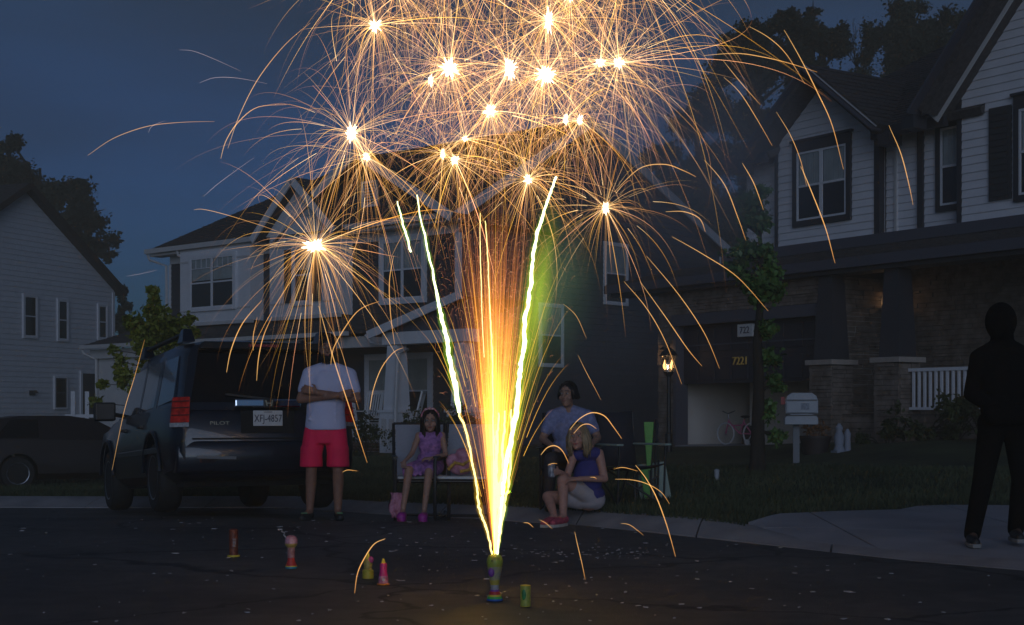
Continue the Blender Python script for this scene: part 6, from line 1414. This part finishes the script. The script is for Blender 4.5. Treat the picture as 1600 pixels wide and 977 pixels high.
# bright side sparks leaving the jet
side = [(-.30,1.5),(-.26,1.2),(-.22,1.7),(-.19,1.3),(-.34,1.0),(-.15,1.9),(-.12,1.6),(.16,1.4),(.20,1.2),(.24,1.6),(.29,1.3),(.34,1.1),(.13,1.8),(-.09,2.0),(-.05,2.1),(.03,2.05)]
for a, h in side:
    for j in range(2):
        vx = math.tan(a+g.uniform(-.03,.03)); T = 1; hh = h*g.uniform(.7,1.1); t_ = np.linspace(0, 1, 16); z = hh*(t_*1.6-.6*t_**2); x = vx*hh*(t_*.9+.15*t_**2)
        st = int(g.uniform(0, 9)); p = np.stack([x, x*0+g.normal()*.1*t_, z], 1)[st:]; f = np.linspace(0,1,len(p)); addstreaks('spark', [(p, .0015*(1-.5*f), heat(len(p), .8, .8, .5, (1,.50,.06), False))], jet, None, 4)

# --- coloured flares: thick wandering streaks
def flare(name, pts, r, colr, halo, label, Y=FY, wob=2.2, gr=2.1, gs=None, core_=None):
    V = [np.array(P(x, y, Y)) for x, y in pts]; o0 = V[0]; P3 = []
    for a, b_ in zip(V[:-1], V[1:]):
        n = max(2, int(np.linalg.norm(b_-a)*SC/5))
        for i in range(n): P3.append(a+(b_-a)*i/n)
    P3.append(V[-1]); P3 = np.array(P3)-o0; k = len(P3); w_ = np.cumsum(g.normal(size=k))*.30; w_ -= np.linspace(w_[0], w_[-1], k); P3[:,0] += (w_*.75+g.normal(size=k)*.14)*wob/SC
    f = np.linspace(0, 1, k); rr = np.interp(f, np.linspace(0,1,len(r)), r)/SC*(1+.12*g.normal(size=k).clip(-1.5,1.5))
    P3[:,1] -= .13*np.clip((P3[:,2]+o0[2]-NOZ.z)/.35, 0, 1); rr = rr*(1.0 if 'green' in name else .7); t = empty(name, Vector(o0), 0, label, 'flare'); b = MB(); b.tube([Vector(p) for p in P3], list(rr), 8); b.build('bright_core', core_, t, smooth=True)
    if halo:  # emissive sheath painting the bloom around the bright core
        b = MB(); b.tube([Vector(p) for p in P3[::2]], list((rr[::2]+1.0/SC)*gr*np.sin(PI*np.linspace(.06, .94, len(rr[::2])))**.45), 12); b.build('glow_halo', halo, t, smooth=True, kind='stuff')
    return t
CG = emat('green_white_glow', (.90,1,.52), 3.2, None, 'AUTO'); CY = emat('yellow_white_glow', (1,.80,.30), 2.4, None, 'AUTO')
GG = vmat('green_halo', (.5,1,.1), 0, (.42,.9,.03), 4.5); GY = vmat('yellow_halo', (1,.7,.1), 0, (1,.55,.01), 7.0)  # emission-only volumes for the painted flare bloom
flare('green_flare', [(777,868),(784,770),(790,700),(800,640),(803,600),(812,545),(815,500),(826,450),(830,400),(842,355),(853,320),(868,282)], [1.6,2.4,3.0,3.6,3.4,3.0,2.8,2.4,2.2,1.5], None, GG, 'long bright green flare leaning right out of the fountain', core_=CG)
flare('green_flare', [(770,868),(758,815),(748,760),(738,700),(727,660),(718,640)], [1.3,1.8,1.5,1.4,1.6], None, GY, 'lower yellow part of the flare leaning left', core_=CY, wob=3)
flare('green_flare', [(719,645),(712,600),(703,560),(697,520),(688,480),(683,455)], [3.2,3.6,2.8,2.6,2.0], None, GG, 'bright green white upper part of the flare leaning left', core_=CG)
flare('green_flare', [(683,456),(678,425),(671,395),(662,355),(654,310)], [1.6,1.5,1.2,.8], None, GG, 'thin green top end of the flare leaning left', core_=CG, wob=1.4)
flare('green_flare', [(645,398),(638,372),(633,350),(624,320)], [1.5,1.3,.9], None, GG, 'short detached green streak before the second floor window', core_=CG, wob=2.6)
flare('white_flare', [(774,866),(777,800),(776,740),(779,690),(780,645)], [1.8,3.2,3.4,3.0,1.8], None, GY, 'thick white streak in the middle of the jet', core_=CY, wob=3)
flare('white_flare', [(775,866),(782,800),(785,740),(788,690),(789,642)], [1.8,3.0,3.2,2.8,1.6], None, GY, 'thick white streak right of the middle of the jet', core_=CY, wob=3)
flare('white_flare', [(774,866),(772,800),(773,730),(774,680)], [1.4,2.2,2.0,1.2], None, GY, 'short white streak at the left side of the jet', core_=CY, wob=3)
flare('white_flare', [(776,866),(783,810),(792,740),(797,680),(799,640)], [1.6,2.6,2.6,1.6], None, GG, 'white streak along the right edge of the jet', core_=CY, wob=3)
flare('yellow_flare', [(774,860),(773,740),(771,640),(768,560),(765,480),(762,400),(759,350)], [1.0,1.2,1.4,1.4,1.1,.7], None, GY, 'thin straight yellow flare rising above the jet', core_=CY, wob=.9, gr=2.4)
flare('yellow_flare', [(757,560),(753,480),(751,400),(751,338)], [.7,.8,.8,.5], None, None, 'very thin pale upright streak left of the yellow flare', core_=CY, wob=.5)

# --- single sparks that fall outside the dome (drawn through their photographed course, at the depth of the display)
STRAY = [
 ([(137,243),(175,215),(225,195),(275,187),(329,184)],.9,'pinkish arc alone in the blue sky at the far left'),
 ([(232,208),(240,199),(262,192)],.6,'tiny hooked arc under the far left sky arc'),
 ([(311,130),(335,121),(370,121),(416,129)],.7,'low curved arc over the sky, left of the dome'),
 ([(280,78),(300,78),(330,88),(372,106)],.6,'thin descending arc at the upper left sky'),
 ([(345,248),(352,220),(370,190),(400,165),(445,160)],1.3,'bright arc bending down at the left side of the dome'),
 ([(356,232),(372,180),(400,120),(440,65),(480,27)],1.1,'long bright rising arc at the left side of the dome'),
 ([(318,307),(340,283),(392,241)],.6,'faint violet slanting streak over the sky'),
 ([(303,328),(315,326),(345,332),(400,348),(440,362)],.9,'curved arc over the left roof slope'),
 ([(198,432),(225,430),(255,426)],.4,'faint level streak beside the lime tree'),
 ([(354,582),(362,545),(380,505),(410,470)],1.5,'thick amber arc ending above the rear window of the suv'),
 ([(401,595),(404,560),(412,525),(425,495)],1.4,'amber arc dropping onto the suv roof'),
 ([(396,548),(399,525),(408,498)],1.1,'short amber arc left of the one on the suv roof'),
 ([(517,570),(525,540),(560,490),(596,474)],1.3,'hooked amber arc before the head of the standing man'),
 ([(498,478),(520,560),(545,640),(571,724)],1.5,'long straight amber streak crossing the standing man'),
 ([(578,640),(582,610),(594,575),(612,550),(626,542)],1.3,'amber arc left of the tapered porch column'),
 ([(535,738),(542,735),(556,737)],1.1,'tiny amber arc by the legs of the standing man'),
 ([(615,400),(609,440),(611,490),(618,540)],1.3,'amber streak before the second floor window ending on the column'),
 ([(175,735),(192,645),(207,590),(222,530)],.9,'orange streak crossing the mirror side of the suv'),
 ([(602,842),(585,850),(570,872),(560,895),(556,925)],1.6,'amber arc before the two small yellow and magenta fireworks'),
 ([(890,672),(905,655),(925,645),(945,650),(960,668),(973,686)],1.6,'bright arc above the head of the blonde girl'),
 ([(896,678),(908,665),(920,663),(931,670)],1.3,'short arc on the forehead of the blonde girl'),
 ([(845,711),(855,700),(868,697),(880,706),(890,726)],1.6,'bright arc before the chest of the blonde girl'),
 ([(856,727),(864,725),(872,726)],1.1,'tiny level spark beside the can'),
 ([(922,746),(930,747),(935,751)],1.0,'tiny spark on the forearm of the blonde girl'),
 ([(993,727),(1010,748),(1028,780),(1045,825),(1059,873)],1.6,'long amber arc falling onto the curb at the right'),
 ([(961,749),(985,750),(1010,756),(1035,770),(1050,790)],1.2,'flat amber arc crossing the long falling one'),
 ([(959,733),(975,731),(998,737)],1.1,'short flat amber arc over the dark lawn'),
 ([(970,818),(985,821),(1006,837)],1.0,'short amber arc in front of the curb face'),
 ([(818,817),(826,819),(834,827)],1.2,'tiny amber arc left of the red sneakers'),
 ([(842,812),(852,816),(862,824)],1.0,'tiny amber arc touching the red sneakers'),
 ([(898,831),(902,850),(909,880),(914,905)],1.1,'short amber streak falling onto the road right of the jet'),
 ([(1000,440),(1040,495),(1075,545),(1098,572)],1.2,'amber arc ending above the garage door'),
 ([(1010,400),(1060,460),(1100,520),(1124,576)],1.2,'long amber arc before the garage door'),
 ([(975,440),(1010,480),(1040,530),(1068,600)],1.2,'amber arc passing the lamp post'),
 ([(1050,370),(1100,400),(1150,435),(1196,488)],1.2,'amber arc before the street tree'),
 ([(1251,260),(1265,300),(1285,360),(1297,415)],1.5,'bright amber streak over the double window of the small gable'),
 ([(1225,47),(1250,95),(1275,150),(1295,200),(1311,270)],1.4,'long amber streak falling past the small gable peak'),
 ([(1389,196),(1410,235),(1425,275),(1437,315)],1.3,'amber streak over the narrow recessed siding'),
 ([(1171,42),(1200,62),(1225,90),(1252,138)],1.2,'amber arc over the dark trees'),
 ([(1100,87),(1150,85),(1190,92),(1230,103),(1272,118)],1.3,'long flat amber arc reaching the roof peak'),
 ([(1131,121),(1155,145),(1180,185),(1205,230)],1.1,'amber arc under the dark trees at the right'),
 ([(1130,95),(1160,130),(1190,162)],1.0,'thin amber arc left of the small gable'),
 ([(1160,255),(1180,285),(1197,325)],1.2,'amber streak left of the upper window siding'),
 ([(1100,250),(1130,290),(1150,345),(1160,380)],1.2,'amber streak above the street tree crown'),
 ([(960,300),(1000,262),(1040,254),(1070,262),(1092,271)],1.4,'pale bright arc right of the lone low burst'),
 ([(1040,331),(1070,330),(1095,340),(1105,360)],1.3,'short pale hooked arc at the right of the dome'),
 ([(903,555),(915,580),(928,605),(938,625)],.8,'dull orange arc under the lower side window'),
 ([(880,475),(900,495),(915,530)],.8,'dull orange arc at the lower side window'),
 ([(505,490),(530,540),(545,590),(560,640)],.8,'faint falling streak right of the standing man'),
 ([(1213,175),(1235,210),(1252,250),(1262,290)],1.0,'thin amber streak left of the double window'),
]
g = np.random.default_rng(9)
for pts, wd, lab in STRAY:
    Y = FY+random.uniform(-.3,.3); V = np.array([P(x, y, Y) for x, y in pts]); n = len(V); tt = np.linspace(0, n-1, 22)
    # smooth curve through the points
    Q = []
    for u in tt:
        i = min(int(u), n-2); f = u-i; p0, p1, p2, p3 = V[max(i-1,0)], V[i], V[i+1], V[min(i+2,n-1)]
        Q.append(.5*((2*p1)+(-p0+p2)*f+(2*p0-5*p1+4*p2-p3)*f*f+(-p0+3*p1-3*p2+p3)*f**3))
    Q = np.array(Q); o0 = Q[0].copy(); Q = Q-o0; Q[:,1] += np.linspace(0, g.uniform(-.15,.15), 22)
    f = np.linspace(0, 1, 22); br = .35+.55*(wd/1.5)
    colr = np.array([1,.44,.11]) if wd > .75 else np.array([.62,.40,.34])
    C_ = colr[None,:]*br*(.35+.65*np.sin(PI*(.12+.80*f)))[:,None]*(np.array([1,1.0,1])[None,:]+np.array([0,.25,.55])[None,:]*(1-f)[:,None])
    o = streaks('stray_spark', [Q], [wd*.85/SC*.5*1.15*(.55+.45*np.sin(PI*f))], [C_], SPARK, None, None, 5); o.location = Vector(o0); tag(o, lab, 'spark', 'single sparks falling around the display')

# ------------------------------------------------------------------ smoke drifting right from the fountain, and thin haze over the street
def smoke(name, c, r, m, label, seed=1, rot=0):
    gg = random.Random(seed); b = MB(); b.ball((0,0,0), (1,1,1), 28, 18)
    b.v = [tuple(Vector(v)*(1+.10*math.sin(v[0]*4+seed)*math.cos(v[2]*3+seed*2))) for v in b.v]
    o = b.build(name, m, None, smooth=True, kind='stuff'); o.location = c; o.scale = r; o.rotation_euler = (0, rot, 0); tag(o, label, 'smoke'); return o
smoke('smoke', P(868, 450, 8.75), (.40,.34,.85), vmat('green_emissive_smoke', (.75,.95,.55), 1.2, (.08,.19,.11), 1.9, (2.2,.30,.70), 'r', .1), 'smoke given a greenish glow, drifting right of the leaning green flare', 1, R(8))  # the flare's green light is painted into this smoke as emission
smoke('smoke_glow', P(836, 480, 8.3), (.16,.14,.95), vmat('green_smoke_glow', (.7,.9,.3), 0, (.42,.58,.01), 8.5, (3,.15,.62), 'r'), 'yellow green glow added to the smoke along the right side of the green flare', 3, R(9))  # added emissive volume imitating smoke lit by the green flare
smoke('smoke', P(1090, 250, 13.0), (1.7,1.6,1.6), vmat('drifting_smoke', (.80,.88,1.0), 1.5, None, 0, (1.1,.25,.65), 'r'), 'bluish smoke drifting in front of the trees and roof at the right', 2)
smoke('smoke', P(965, 520, 12.0), (1.0,1.0,.9), vmat('low_drifting_smoke', (.70,.90,1.0), .30, None, 0, (1.4,.30,.68), 'r'), 'faint blue green smoke drifting low before the dark side wall', 4)
b = MB(); b.box(-62, 62, -20, 92, -2.6, 27); hz = b.build('haze', vmat('haze_air', (1,.84,.62), HAZE), kind='stuff'); tag(hz, 'thin smoky haze over the whole street, set to lift its dark tones', 'haze')  # smoky haze, its density and warm tint set to lift dark tones
